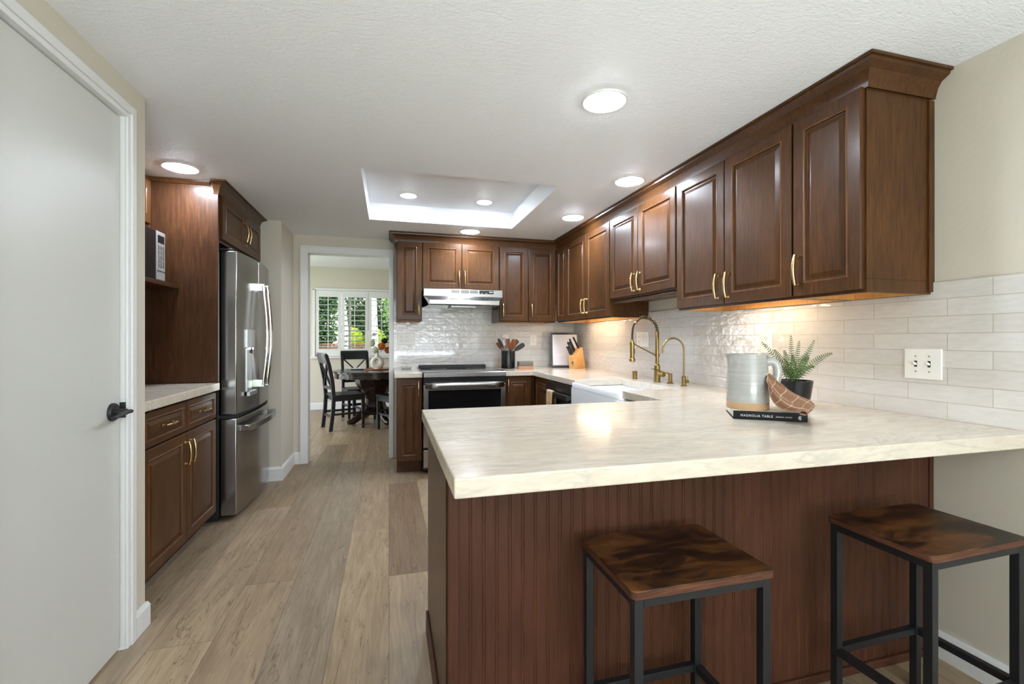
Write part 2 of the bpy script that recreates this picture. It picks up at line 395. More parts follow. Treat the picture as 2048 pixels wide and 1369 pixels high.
mb = MB(); mb.box(-1.84, -1.72, 2.1, 4.25, 0, CZ); mb.box(-1.72, XL - 0.12, 2.117, 2.237, 0, CZ)
struct(mb.out('wall_niche', 'wallpaint', origin=(0, 0, 0)))
sbox('wall_stub', 'wallpaint', -1.84, -0.885, 4.25, 4.88, 0, CZ)
OX0, OX1, OZ = -0.755, 0.0, 2.035
mb = MB(); mb.box(-0.885, OX0 - 0.012, YB, 4.88, 0, 2.44); mb.box(OX1 + 0.012, XR, YB, 4.88, 0, 2.44); mb.box(OX0 - 0.012, OX1 + 0.012, YB, 4.88, OZ + 0.012, 2.44)
struct(mb.out('wall_back', 'wallpaint', origin=(0, 0, 0)))
sbox('wall_right', 'wallpaint', XR, XR + 0.12, -3.2, 4.88, 0, CZ)
mb = MB(); mb.box(-1.105, -0.9, -3.3, -3.2, 0, CZ); mb.box(1.9, 2.13, -3.3, -3.2, 0, CZ); mb.box(-0.9, 1.9, -3.3, -3.2, 2.12, CZ); mb.box(-0.9, 1.9, -3.3, -3.2, 0, 0.06)
struct(mb.out('wall_rear', 'wallpaint', origin=(0, 0, 0)))
# dining room
WX0, WX1, WZ0, WZ1, WY = -1.24, 0.13, 0.905, 2.06, 8.36
mb = MB(); mb.box(-2.75, WX0, WY, 8.5, 0, 2.44); mb.box(WX1, 2.15, WY, 8.5, 0, 2.44); mb.box(WX0, WX1, WY, 8.5, 0, WZ0); mb.box(WX0, WX1, WY, 8.5, WZ1, 2.44)
struct(mb.out('wall_dining_far', 'wallpaint', origin=(0, 0, 0)))
mb = MB(); mb.box(-2.72, -2.6, 4.88, 5.4, 0, 2.44); mb.box(-2.72, -2.6, 7.8, WY, 0, 2.44); mb.box(-2.72, -2.6, 5.4, 7.8, 2.12, 2.44)
struct(mb.out('wall_dining_left', 'wallpaint', origin=(0, 0, 0)))
sbox('wall_dining_right', 'wallpaint', 2.01, 2.13, 4.88, WY, 0, 2.44)
sbox('wall_dining_near', 'wallpaint', -2.72, -1.84, 4.76, 4.88, 0, 2.44)
# tile
struct(MB().box(XR - 0.008, XR, 0.97, YB, 0.895, 1.417).out('wall_tile_right', 'tileR', origin=(0, 0, 0)), 'glossy white stacked tile on the right wall')
struct(MB().box(0.046, XR - 0.008, YB - 0.008, YB, 0.895, 1.60).box(0.30, 1.07, YB - 0.008, YB, 1.60, 1.70).out('wall_tile_back', 'tileB', origin=(0, 0, 0)), 'glossy white tile behind the range')
sbox('trim_1', 'trim', 0.040, 0.047, YB - 0.010, YB, 0.9, 1.417)
# baseboards
def baseboard(name, path, h=0.1, t=0.014):
    prof = [(0, 0), (t, 0), (t, h - 0.016), (t * 0.55, h), (0, h)]
    return struct(MB().sweep(path, prof).out(name, 'trim', origin=(0, 0, 0)))
baseboard('baseboard_left', [(XL, DY1 + 0.055), (XL, 2.237), (-1.03, 2.237)][::-1][::-1])
baseboard('baseboard_stub', [(-1.7, 4.25), (-0.885, 4.25), (-0.885, YB), (OX0 - 0.07, YB)], 0.115)
baseboard('baseboard_right', [(XR, 1.25), (XR, -3.2)])
baseboard('baseboard_dining', [(-2.6, WY), (2.0, WY)], 0.115)
baseboard('baseboard_rear_left', [(XL, -3.2), (XL, DY0 - 0.07)])
# casings
def casing_vert(mb, x0, x1, y0, y1, z0, z1): mb.box(x0, x1, y0, y1, z0, z1)
mb = MB(); cw = 0.068
mb.box(OX0 - cw, OX0, YB - 0.016, YB, 0, OZ + cw); mb.box(OX1, OX1 + 0.044, YB - 0.016, YB, 0, OZ + cw); mb.box(OX0, OX1, YB - 0.016, YB, OZ, OZ + cw)
mb.box(OX0 - cw, OX0 - cw + 0.016, YB - 0.022, YB - 0.016, 0, OZ + cw); mb.box(OX0 - cw + 0.016, OX1 + 0.044, YB - 0.022, YB - 0.016, OZ + cw - 0.016, OZ + cw)
struct(mb.out('trim_2', 'trim', origin=(0, 0, 0), bevel=0.003), 'white casing around the dining doorway')
mb = MB(); mb.box(OX0 - 0.012, OX0, YB, 4.88, 0, OZ); mb.box(OX1, OX1 + 0.012, YB, 4.88, 0, OZ); mb.box(OX0 - 0.012, OX1 + 0.012, YB, 4.88, OZ, OZ + 0.012)
struct(mb.out('trim_3', 'trim', origin=(0, 0, 0)))
mb = MB()
for (a, b, pr) in ((0.0, 0.020, 0.010), (0.020, 0.052, 0.016)):
    mb.box(XL, XL + pr, DY1 + a, DY1 + b, 0, DZ + b); mb.box(XL, XL + pr, DY0 - b, DY0 - a, 0, DZ + b); mb.box(XL, XL + pr, DY0 - a, DY1 + a, DZ + a, DZ + b)
struct(mb.out('trim_4', 'trim', origin=(0, 0, 0), bevel=0.003), 'white casing around the closed left door')
mb = MB(); mb.box(XL - 0.12, XL, DY1 + 0.001, DY1 + 0.012, 0, DZ + 0.012); mb.box(XL - 0.12, XL, DY0 - 0.012, DY0 - 0.001, 0, DZ + 0.012); mb.box(XL - 0.12, XL, DY0 - 0.001, DY1 + 0.001, DZ + 0.001, DZ + 0.012)
struct(mb.out('trim_5', 'trim', origin=(0, 0, 0)))
# left door with lever and hinge
dr = bpy.data.objects.new('door_1', None); C.objects.link(dr); dr.location = (XL - 0.015, DY1, 0)
struct(dr, 'flat pale grey door with a black lever handle on the left'); dr['category'] = 'door'
MB().box(-0.035, 0, -(DY1 - DY0) + 0.003, -0.0042, 0.012, DZ - 0.0042).out('door_slab', 'doorpaint', dr, bevel=0.002)
hy, hz = -0.055, 0.927
h = MB().tube([(0, hy, hz), (0.006, hy, hz), (0.012, hy, hz)], [0.034, 0.034, 0.030], 28).tube([(0.01, hy, hz), (0.048, hy, hz)], [0.013, 0.011], 16).out('handle_rose', 'blackmat', dr, smooth=True)
lv = [(0.052, hy + 0.012, hz), (0.055, hy - 0.02, hz + 0.001), (0.057, hy - 0.06, hz - 0.003), (0.056, hy - 0.105, hz - 0.008)]
MB().tube(lv, [0.011, 0.0105, 0.0095, 0.0085], 12, flat=0.7).out('lever', 'blackmat', dr, smooth=True)
MB().box(-0.012, 0.018, -0.002, 0.0095, hz - 0.03, hz + 0.03).out('strike', 'blackmat', dr, bevel=0.002)
MB().cyl((0.008, -(DY1 - DY0) + 0.006, 1.80), (0.008, -(DY1 - DY0) + 0.006, 1.89), 0.007, 12).out('hinge', 'blackmat', dr, smooth=True)

# ------------------------------------------------------------------ cabinets
def door_mesh(mb, x0, x1, z0, z1, t=0.02, rail=0.056, flat=False):
    """raised-panel front, face toward -y, back at y=0"""
    rw = min(rail, (x1 - x0) * 0.30, (z1 - z0) * 0.30)
    steps = [(0, 0), (0, -t + 0.003), (0.003, -t), (rw - 0.007, -t), (rw - 0.003, -t - 0.0025), (rw, -t + 0.001), (rw + 0.003, -t + 0.008), (rw + 0.009, -t + 0.008), (rw + 0.028, -t + 0.001)]
    lim = min(x1 - x0, z1 - z0) / 2 - 0.004
    loops = []
    for i, d in steps:
        i = min(i, lim)
        loops.append([(x0 + i, d, z0 + i), (x1 - i, d, z0 + i), (x1 - i, d, z1 - i), (x0 + i, d, z1 - i)])
    mb.loft(loops)
    mb.bm.faces.ensure_lookup_table()
    for k in (3, 4):                      # the frame's rubbed inner bead, its bevel highlight painted in
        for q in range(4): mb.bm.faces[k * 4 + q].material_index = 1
def handle(parent, x, z, L=0.128, horiz=False, y=-0.02):
    mb = MB(); h = L / 2
    def pt(a, o): return (x + a, y - o, z) if horiz else (x, y - o, z + a)
    for s in (-1, 1):
        a = s * (h - 0.006)
        p0, p1, p2, p3 = pt(a, -0.001), pt(a, 0.004), pt(a, 0.008), pt(a, 0.024)
        mb.tube([p0, p1, p2, p3], [0.0095, 0.0095, 0.0055, 0.005], 4)
    pts = [pt(-h + L * i / 10, 0.023 + 0.010 * math.sin(PI * i / 10)) for i in range(11)]
    mb.tube(pts, [0.005 + 0.0025 * math.sin(PI * i / 10) for i in range(11)], 8)
    return mb.out('handle', 'gold', parent, smooth=True, ang=50)
def cabinet(name, label, loc, rz, wd, dp, z0, z1, doors=(), drawers=(), toe=0.0, wood='cab', openbottom=False, extra=None, group='wall cabinets'):
    """local x along the front, -y outwards; doors: (x0,x1,z0,z1,handle_x or None,handle_z,horizontal)"""
    t = thing(name, label, 'cabinet', (loc[0], loc[1], z0), rz, group)
    mb = MB(); H = z1 - z0
    if openbottom:
        for b in ((0, 0.016, 0, dp), (wd - 0.016, wd, 0, dp), (0.016, wd - 0.016, 0, 0.02), (0.016, wd - 0.016, dp - 0.02, dp)): mb.box(*b, 0, 0.05)
        mb.box(0, wd, 0, dp, 0.05, H); mb.out('body', wood, t, bevel=0.0015)
        b = MB(); b.box(0.0165, wd - 0.0165, 0.0205, dp - 0.0205, 0.036, 0.0495)
        for xx in (0.0165, wd - 0.0195): b.box(xx, xx + 0.003, 0.0205, dp - 0.0205, 0.001, 0.036)
        b.box(0.02, wd - 0.02, 0.0205, 0.0235, 0.001, 0.036); b.box(0.02, wd - 0.02, dp - 0.0235, dp - 0.0205, 0.001, 0.036)
        b.out('underside', 'maple', t)['label'] = 'pale maple underside'
    elif toe:
        mb.box(0, wd, 0, dp, toe, H); mb.box(0.002, wd - 0.002, 0.07, dp, 0, toe); mb.out('body', wood, t, bevel=0.0015)
    else:
        mb.box(0, wd, 0, dp, 0, H); mb.out('body', wood, t, bevel=0.0015)
    for kind, lst in (('door', doors), ('drawer', drawers)):
        for (x0, x1, a, b, hx, hz, hor) in lst:
            m2 = MB(); door_mesh(m2, x0, x1, a - z0, b - z0, rail=0.056 if kind == 'door' else 0.036)
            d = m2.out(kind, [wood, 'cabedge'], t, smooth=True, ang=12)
            if hx is not None: handle(d, hx, hz - z0, horiz=hor, L=0.128 if not hor else 0.12)
    return t
R90 = PI / 2
g = 0.002
# right-wall uppers: local x runs toward the camera; origin at far end
FX, UD = 1.68, XR - 0.009 - 1.68
def ru(name, label, yfar, ynear, z0, doors, ob=True):
    wd = yfar - ynear
    ds = []
    for (a, b, za, zb, hx, hz) in doors: ds.append((yfar - a + g, yfar - b - g, za, zb, None if hx is None else yfar - hx, hz, False))
    return cabinet(name, label, (FX, yfar, 0), -R90, wd, UD, z0, 2.135, ds, openbottom=ob)
ru('wall_cabinet', 'dark wood single-door wall cabinet nearest the camera, with bare end panel', 1.562, 1.262, 1.372, [(1.560, 1.268, 1.384, 2.122, 1.528, 1.49)])
ru('wall_cabinet', 'dark wood two-door wall cabinet above the fern and pitcher', 2.374, 1.5625, 1.372, [(2.372, 1.972, 1.384, 2.122, 2.008, 1.475), (1.970, 1.566, 1.384, 2.122, 1.934, 1.475)])
ru('wall_cabinet', 'shorter dark wood two-door wall cabinet above the sink faucet', 3.225, 2.3745, 1.50, [(3.222, 2.812, 1.514, 2.122, 2.85, 1.60), (2.810, 2.384, 1.514, 2.122, 2.774, 1.60)], False)
ru('wall_cabinet', 'dark wood two-door wall cabinet between corner and sink cabinet', 4.40, 3.2255, 1.372, [(4.39, 4.135, 1.384, 2.122, None, 0), (4.130, 3.676, 1.384, 2.122, 3.712, 1.49), (3.674, 3.230, 1.384, 2.122, 3.638, 1.49)])
# light rail under the sink cabinet
tag(MB().box(1.69, 1.72, 2.376, 3.224, 1.472, 1.499).out('light_rail', 'cab', bevel=0.008, seg=3), 'dark wood rail under the cabinet over the sink', 'rail')
# back-wall uppers
FY, BD = 4.42, YB - 0.009 - 4.42
def bu(label, x0, x1, z0, doors, ob=True):
    ds = [(a - x0 + g, b - x0 - g, za, zb, None if hx is None else hx - x0, hz, False) for (a, b, za, zb, hx, hz) in doors]
    return cabinet('wall_cabinet', label, (x0, FY, 0), 0, x1 - x0, BD, z0, 2.135, ds, openbottom=ob)
bu('narrow dark wood wall cabinet beside the dining doorway', 0.068, 0.3045, 1.372, [(0.07, 0.304, 1.384, 2.125, 0.272, 1.49)])
bu('short dark wood two-door wall cabinet above the range hood', 0.305, 1.0595, 1.672, [(0.308, 0.683, 1.686, 2.125, 0.655, 1.80), (0.685, 1.057, 1.686, 2.125, 0.712, 1.80)], False)
bu('dark wood two-door wall cabinet between range hood and corner', 1.06, 1.659, 1.372, [(1.064, 1.362, 1.384, 2.125, 1.094, 1.49), (1.364, 1.655, 1.384, 2.125, 1.394, 1.49)])
# crown
def crown_prof(z0, o): return [(0, z0), (0.004, z0), (0.006, z0 + 0.012), (0.012, z0 + 0.035), (0.024, z0 + 0.056), (o - 0.012, z0 + 0.070), (o - 0.010, CZ - 0.012), (o, CZ - 0.011), (o, CZ - 0.001), (0, CZ - 0.001)]
tag(MB().sweep([(0.062, YB - 0.001), (0.062, 4.415), (1.675, 4.415), (1.675, 1.255), (XR - 0.001, 1.255)], crown_prof(2.115, 0.062)).out('crown_molding', 'cab', smooth=True, ang=30), 'dark wood crown molding along the back and right wall cabinets', 'molding')
# end panel trim strip against right wall
tag(MB().box(XR - 0.028, XR - 0.0005, 1.2545, 1.2615, 1.38, 2.11).out('filler_strip', 'cab', bevel=0.001), 'thin dark wood strip where the near wall cabinet meets the wall', 'trim')

# base cabinets on the back wall
BY = 4.155
cabinet('base_cabinet', 'narrow dark wood base cabinet between doorway and range', (0.065, BY, 0), 0, 0.222, YB - BY - 0.002, 0.0, 0.856, [(0.004, 0.218, 0.115, 0.846, 0.188, 0.76, False)], toe=0.105, group='base cabinets')
cabinet('base_cabinet', 'dark wood base cabinet right of the range, in the corner', (1.047, BY, 0), 0, 0.30, YB - BY - 0.002, 0.0, 0.854, [(0.012, 0.262, 0.115, 0.846, 0.03, 0.76, False)], toe=0.105, group='base cabinets')
# right run: corner filler, sink base
BX = 1.36
cabinet('base_cabinet', 'narrow dark wood base cabinet between corner and dishwasher', (BX, 4.15, 0), -R90, 0.378, XR - BX - 0.002, 0.0, 0.854, [(0.03, 0.372, 0.115, 0.846, None, 0, False)], toe=0.105, group='base cabinets')
cabinet('base_cabinet', 'dark wood base cabinet under the white apron sink', (BX, 3.14, 0), -R90, 0.78, XR - BX - 0.002, 0.0, 0.62, [(0.004, 0.389, 0.115, 0.61, 0.36, 0.53, False), (0.391, 0.776, 0.115, 0.61, 0.42, 0.53, False)], toe=0.105, group='base cabinets')
cabinet('base_cabinet', 'dark wood base cabinet between sink and peninsula', (BX, 2.358, 0), -R90, 0.44, XR - BX - 0.002, 0.0, 0.854, [(0.03, 0.40, 0.115, 0.846, None, 0, False)], toe=0.105, group='base cabinets')

# peninsula base
PX0, PX1, PY0, PY1 = 0.158, XR - 0.002, 1.262, 1.90
pt = thing('peninsula_base', 'dark wood peninsula base with grooved panel under the white counter', 'cabinet', ((PX0 + PX1) / 2, (PY0 + PY1) / 2, 0), 0)
ox, oy = (PX0 + PX1) / 2, (PY0 + PY1) / 2
MB().box(PX0 - ox + 0.004, PX1 - ox, PY0 - oy + 0.012, PY1 - oy, 0.0, 0.854).out('body', 'cab', pt, bevel=0.002)
mb = MB(); poly = []; xx = PX0 + 0.030; step = 0.0383; y0, y1 = 0.0, 0.0035
pts = [(xx, y0)]
k = 0
gx = PX0 + 0.0616
while gx < PX1 - 0.04:
    for d in (-0.0036, 0.0036):
        pts += [(gx + d - 0.0022, y0), (gx + d - 0.0009, y1), (gx + d + 0.0009, y1), (gx + d + 0.0022, y0)]
    gx += step
pts.append((PX1 - 0.022, y0))
poly = [(a - ox, b + PY0 - oy) for a, b in pts] + [(PX1 - 0.022 - ox, PY0 - oy + 0.012), (xx - ox, PY0 - oy + 0.012)]
mb.loft([[(a, b, 0.0) for a, b in poly], [(a, b, 0.854) for a, b in poly]]); 
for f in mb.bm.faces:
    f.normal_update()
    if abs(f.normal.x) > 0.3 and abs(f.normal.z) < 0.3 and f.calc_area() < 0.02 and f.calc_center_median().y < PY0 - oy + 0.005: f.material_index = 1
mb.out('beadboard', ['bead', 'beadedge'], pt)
MB().box(PX0 - ox, PX0 - ox + 0.029, PY0 - oy - 0.008, PY0 - oy + 0.013, 0, 0.854).out('corner_post', 'bead', pt, bevel=0.002)
MB().box(PX1 - ox - 0.021, PX1 - ox, PY0 - oy - 0.006, PY0 - oy + 0.012, 0, 0.854).out('corner_post', 'bead', pt, bevel=0.002)
MB().box(PX0 - ox - 0.003, PX0 - ox + 0.004, PY0 - oy + 0.03, PY1 - oy, 0.0, 0.854).out('side_panel', 'panelwood', pt, bevel=0.001)
MB().box(PX0 - ox - 0.012, PX0 - ox - 0.003, PY0 - oy - 0.008, PY1 - oy, 0, 0.085).box(PX0 - ox + 0.03, PX1 - ox, PY0 - oy - 0.012, PY0 - oy - 0.0001, 0, 0.03).out('base_molding', 'bead', pt, bevel=0.003)

# countertops
mb = MB()
poly = [(1.047, YB - 0.009), (1.047, 4.115), (1.315, 4.115), (1.315, 3.105), (1.70, 3.105), (1.70, 2.40), (1.315, 2.40), (1.315, 1.972), (0.135, 1.972), (0.135, 0.975), (XR - 0.001, 0.960), (XR - 0.009, YB - 0.009)]
mb.prism(poly, 0.855, 0.90)
tag(mb.out('countertop', 'quartz', bevel=0.004, seg=3), 'cream quartz worktop running from range corner past sink along the peninsula', 'countertop')
tag(MB().box(0.045, 0.288, 4.115, YB - 0.009, 0.858, 0.902).out('countertop', 'quartz', bevel=0.004), 'small cream quartz worktop piece between doorway and range', 'countertop')
tag(MB().box(-1.719, -1.045, 2.239, 3.298, 0.876, 0.921).out('countertop', 'quartz', bevel=0.003), 'cream quartz worktop beside the refrigerator panel on the left', 'countertop')

# left side: base cabinet, wall cabinet, shelf, panel, fridge cabinet
LX = -1.085
cabinet('base_cabinet', 'dark wood base cabinet with two drawers left of the refrigerator', (LX, 2.24, 0), R90, 1.058, 0.63, 0.0, 0.874,
        [(0.16, 0.616, 0.10, 0.69, 0.588, 0.585, False), (0.620, 1.054, 0.10, 0.69, 0.652, 0.585, False)],
        [(0.16, 0.616, 0.70, 0.862, 0.388, 0.782, True), (0.620, 1.054, 0.70, 0.862, 0.837, 0.782, True)], toe=0.095, group='base cabinets')
cabinet('wall_cabinet', 'dark wood wall cabinet above the microwave', (-1.42, 2.24, 0), R90, 1.058, 0.299, 1.87, 2.195, [(0.02, 0.50, 1.90, 2.16, None, 0, False), (0.53, 1.01, 1.90, 2.16, None, 0, False)])
tag(MB().box(-1.719, -1.27, 2.24, 3.299, 1.515, 1.54).out('shelf', 'panelwood', bevel=0.002), 'dark wood shelf carrying the microwave', 'shelf')
tag(MB().box(-1.719, -1.46, 2.24, 3.299, 0.923, 1.514).out('back_panel', 'panelwood', bevel=0.001), 'dark wood panel lining the nook beneath the microwave shelf', 'panel')
tag(MB().box(-1.719, -1.055, 3.30, 3.32, 0.922, CZ - 0.002).box(-1.719, -1.10, 3.30, 3.32, 0.10, 0.9219).box(-1.719, -1.17, 3.30, 3.32, 0.0, 0.0999).out('end_panel', 'panelwood', bevel=0.002), 'tall brown wood panel beside the refrigerator', 'panel')
mb = MB().sweep([(-1.44, 3.299), (-1.10, 3.299)], [(0, CZ - 0.03), (0.006, CZ - 0.028), (0.014, CZ - 0.012), (0.016, CZ - 0.002), (0, CZ - 0.002)])
tag(mb.out('panel_molding', 'cab'), 'slim dark wood molding at the top of the tall panel', 'molding')
t = cabinet('wall_cabinet', 'dark wood two-door cabinet above the refrigerator', (-1.062, 3.321, 0), R90, 0.927, 0.655, 1.83, 2.15, [(0.03, 0.494, 1.85, 2.135, 0.462, 1.985, False), (0.498, 0.922, 1.85, 2.135, 0.530, 1.985, False)])
tag(MB().sweep([(-1.080, 3.299), (-1.055, 3.299), (-1.055, 4.249)], crown_prof(2.128, 0.062)).out('crown_molding', 'cab', smooth=True, ang=30), 'dark wood crown molding above the refrigerator cabinet', 'molding')

# ------------------------------------------------------------------ refrigerator
fy0, fy1 = 3.385, 4.215
fr = thing('refrigerator', 'stainless french-door refrigerator with ice dispenser', 'refrigerator', (-1.38, (fy0 + fy1) / 2, 0))
cx, cy = -1.38, (fy0 + fy1) / 2
MB().box(-0.32, 0.30, fy0 - cy, fy1 - cy, 0.03, 1.786).out('body', 'blackmat', fr, bevel=0.004)
MB().box(0.16, 0.385, fy0 - cy + 0.004, fy0 - cy + 0.075, 1.7862, 1.803).out('hinge_cover', 'blackmat', fr, bevel=0.006)
MB().box(0.16, 0.385, fy1 - cy - 0.075, fy1 - cy - 0.004, 1.7862, 1.803).out('hinge_cover', 'blackmat', fr, bevel=0.006)
def bow(y):   # front surface offset, gently bowed across the full width
    s = (y - (fy0 + fy1) / 2) / ((fy1 - fy0) / 2); return 0.405 + 0.028 * (1 - s * s)
def fdoor(name, ya, yb, za, zb, mats=('steel', 'steelside')):
    mb = MB(); n = 14; L = []
    for i in range(n + 1):
        y = ya + (yb - ya) * i / n
        L.append([(0.31, y - cy, za), (bow(y), y - cy, za), (bow(y), y - cy, zb), (0.31, y - cy, zb)])
    mb.loft(L); mb.bm.faces.ensure_lookup_table()
    o = mb.out(name, list(mats), fr, bevel=0.006, smooth=True, seg=3)
    return o
ym = (fy0 + fy1) / 2
dl = fdoor('door', fy0, ym - 0.003, 0.70, 1.785); dr_ = fdoor('door', ym + 0.003, fy1, 0.70, 1.785); db = fdoor('drawer', fy0, fy1, 0.035, 0.672)
MB().box(0.30, 0.40, fy0 - cy + 0.01, fy1 - cy - 0.01, 0.675, 0.697).out('gasket', 'rubber', fr)
for d, y in ((dl, ym - 0.055), (dr_, ym + 0.055)):
    mb = MB(); b0 = bow(y)
    pts = [(b0 + 0.045 + 0.028 * math.sin(PI * i / 12), y - cy, 0.86 + 0.74 * i / 12) for i in range(13)]
    mb.tube(pts, 0.014, 12)
    for z in (0.875, 1.585): mb.box(b0 - 0.004, b0 + 0.056, y - cy - 0.012, y - cy + 0.012, z - 0.025, z + 0.025)
    mb.out('handle', 'chrome', d, smooth=True)
mb = MB(); pts = []
for i in range(15):
    y = fy0 + 0.05 + (fy1 - fy0 - 0.10) * i / 14; pts.append((bow(y) + 0.055 + 0.012 * math.sin(PI * i / 14), y - cy, 0.605))
loops = [[(p[0] - 0.006, p[1], 0.580), (p[0] + 0.006, p[1], 0.580), (p[0] + 0.006, p[1], 0.622), (p[0] - 0.006, p[1], 0.622)] for p in pts]
mb.loft(loops)
for y in (fy0 + 0.055, fy1 - 0.055): mb.box(bow(y) - 0.004, bow(y) + 0.058, y - cy - 0.008, y - cy + 0.008, 0.582, 0.620)
mb.out('handle', 'steel', db, bevel=0.003, smooth=True)
# dispenser on near door
da, dbb = fy0 + 0.14, fy0 + 0.32
bx = bow((da + dbb) / 2)
MB().box(bx - 0.03, bx + 0.006, da - cy, dbb - cy, 1.14, 1.27).out('control_panel', 'steelside', dl, bevel=0.004)
mb = MB().box(bx - 0.055, bx + 0.0015, da - cy + 0.008, dbb - cy - 0.008, 0.835, 1.139); mb.out('dispenser_bay', 'steelside', dl, bevel=0.003)
MB().box(bx, bx + 0.022, da - cy - 0.004, dbb - cy + 0.004, 0.805, 0.835).out('drip_tray', 'steelside', dl, bevel=0.003)
MB().box(bx - 0.002, bx + 0.004, da - cy + 0.03, dbb - cy - 0.03, 1.128, 1.138).out('lamp', 'icelight', dl)
MB().cyl((bx + 0.004, (da + dbb) / 2 - cy, 1.139), (bx + 0.008, (da + dbb) / 2 - cy, 1.10), 0.008, 10, 0.005).out('spout', 'blackmat', dl)
MB().box(bow(fy1 - 0.06) - 0.002, bow(fy1 - 0.06) + 0.0012, fy1 - cy - 0.075, fy1 - cy - 0.06, 1.575, 1.587).box(bow(fy1 - 0.06) - 0.002, bow(fy1 - 0.06) + 0.0012, fy1 - cy - 0.075, fy1 - cy - 0.06, 1.55, 1.562).out('badge', 'slot', dr_)
MB().box(0.20, 0.29, fy0 - cy + 0.01, fy1 - cy - 0.01, 0.0, 0.0299).out('foot_grille', 'rubber', fr)

# microwave
mw = thing('microwave', 'black and silver microwave on the dark wood shelf', 'microwave', (-1.50, 2.94, 1.54))
MB().box(-0.18, 0.17, -0.27, 0.25, 0.006, 0.295).out('body', 'blackmat', mw, bevel=0.004)
MB().box(0.171, 0.197, -0.27, 0.143, 0.008, 0.293).out('door', 'black', mw, bevel=0.004)
MB().box(0.1971, 0.1985, -0.22, 0.09, 0.055, 0.245).out('window', 'display', mw)
cp = MB().box(0.171, 0.199, 0.145, 0.25, 0.008, 0.293).out('control_panel', 'silver', mw, bevel=0.003)
MB().box(0.1995, 0.2003, 0.158, 0.236, 0.228, 0.270).out('display', 'display', cp)
mb = MB()
for r in range(5):
    for q in range(3): mb.box(0.1991, 0.2001, 0.160 + q * 0.027, 0.180 + q * 0.027, 0.085 + r * 0.027, 0.104 + r * 0.027)
mb.out('buttons', 'steelside', cp)
MB().box(0.1991, 0.2005, 0.150, 0.246, 0.060, 0.063).out('button_slot', 'slot', cp)
for a in (-0.25, 0.23):
    for b in (-0.15, 0.14): MB().cyl((b, a, 0), (b, a, 0.007), 0.012, 10).out('foot', 'rubber', mw)

# ------------------------------------------------------------------ range and hood
rx0, rx1 = 0.292, 1.043; rc = (rx0 + rx1) / 2; hw = (rx1 - rx0) / 2 - 0.001
rg = thing('range', 'stainless slide-in range with black glass cooktop and oven door', 'range', (rc, 4.42, 0))
MB().box(-hw, hw, -0.29, 0.328, 0.03, 0.892).out('body', 'blackmat', rg, bevel=0.003)
MB().box(-hw - 0.003, hw + 0.003, -0.345, 0.27, 0.893, 0.908).out('cooktop', 'glassblack', rg, bevel=0.003)
MB().box(-hw, hw - 0.06, 0.272, 0.326, 0.893, 0.936).out('rear_vent', 'blackmat', rg, bevel=0.006)
MB().box(-hw, hw, -0.362, -0.346, 0.862, 0.906).out('front_lip', 'steel', rg, bevel=0.004)
MB().box(-hw, hw, -0.345, -0.291, 0.80, 0.861).out('control_strip', 'black', rg, bevel=0.002)
od = MB().box(-hw, -hw + 0.045, -0.345, -0.292, 0.24, 0.795).box(hw - 0.045, hw, -0.345, -0.292, 0.24, 0.795).box(-hw + 0.045, hw - 0.045, -0.345, -0.292, 0.745, 0.795).box(-hw + 0.045, hw - 0.045, -0.345, -0.292, 0.24, 0.33).out('oven_door', 'steel', rg, bevel=0.002)
MB().box(-hw + 0.046, hw - 0.046, -0.342, -0.30, 0.331, 0.744).out('window', 'glassblack', od, bevel=0.002)
mb = MB(); L = []
for i in range(21):
    s = -1 + 2 * i / 20; x = s * (hw - 0.012); o = 0.062 * (1 - abs(s) ** 10) + 0.004
    L.append([(x, -0.345 - o + 0.012, 0.760), (x, -0.345 - o - 0.006, 0.768), (x, -0.345 - o - 0.010, 0.79), (x, -0.345 - o - 0.006, 0.812), (x, -0.345 - o + 0.012, 0.820)])
mb.loft(L); mb.out('handle', 'steel', od, smooth=True, bevel=0.002)
MB().box(-hw, hw, -0.338, -0.292, 0.06, 0.215).out('drawer', 'steel', rg, bevel=0.004)
for a in (-hw + 0.05, hw - 0.05):
    for b in (-0.24, 0.28): MB().cyl((a, b, 0), (a, b, 0.031), 0.018, 12).out('foot', 'rubber', rg)
for (a, b, r) in ((-0.19, -0.17, 0.10), (0.19, -0.17, 0.075), (-0.19, 0.12, 0.075), (0.19, 0.12, 0.10)):
    mb = MB()
    for q_ in (r,):
        mb.loft([[(a + q * math.cos(2 * PI * i / 32), b + q * math.sin(2 * PI * i / 32), z) for i in range(32)] for q, z in ((q_, 0.908), (q_, 0.9084), (q_ - 0.002, 0.9084), (q_ - 0.002, 0.908))], False, False)
    mb.out('burner_ring', 'steelside', rg)

hd = thing('range_hood', 'stainless under-cabinet range hood', 'range hood', (0.683, 4.45, 1.515))
prof = [(0.30, 0.155), (-0.19, 0.155), (-0.19, 0.088), (-0.255, 0.048), (-0.255, 0.008), (-0.235, 0.0), (0.30, 0.0)]
W2 = 0.374
mb = MB(); L = []
for s in (-1, 1):
    lp = []
    for (y, z) in prof:
        inset = 0.0 if z > 0.06 else 0.045
        lp.append((s * (W2 - (inset if y < 0 else 0)), y, z))
    L.append(lp)
mb.loft(L); mb.out('canopy', 'steel', hd, bevel=0.002)
mb = MB()
for i, a in enumerate((-0.12, -0.03, 0.055)):
    for k in range(5): mb.box(a, a + 0.078, -0.1912, -0.1902, 0.120 + k * 0.006, 0.123 + k * 0.006)
mb.out('vent_slots', 'slot', hd)
hp = MB().box(0.148, 0.285, -0.1925, -0.1902, 0.116, 0.148).out('control_panel', 'black', hd)
for b in ((0.242, 0.277, 0.132, 0.138), (0.165, 0.180, 0.122, 0.124), (0.205, 0.225, 0.122, 0.124)): MB().box(b[0], b[1], -0.1932, -0.1926, b[2], b[3]).out('panel_marking', 'ink', hp)
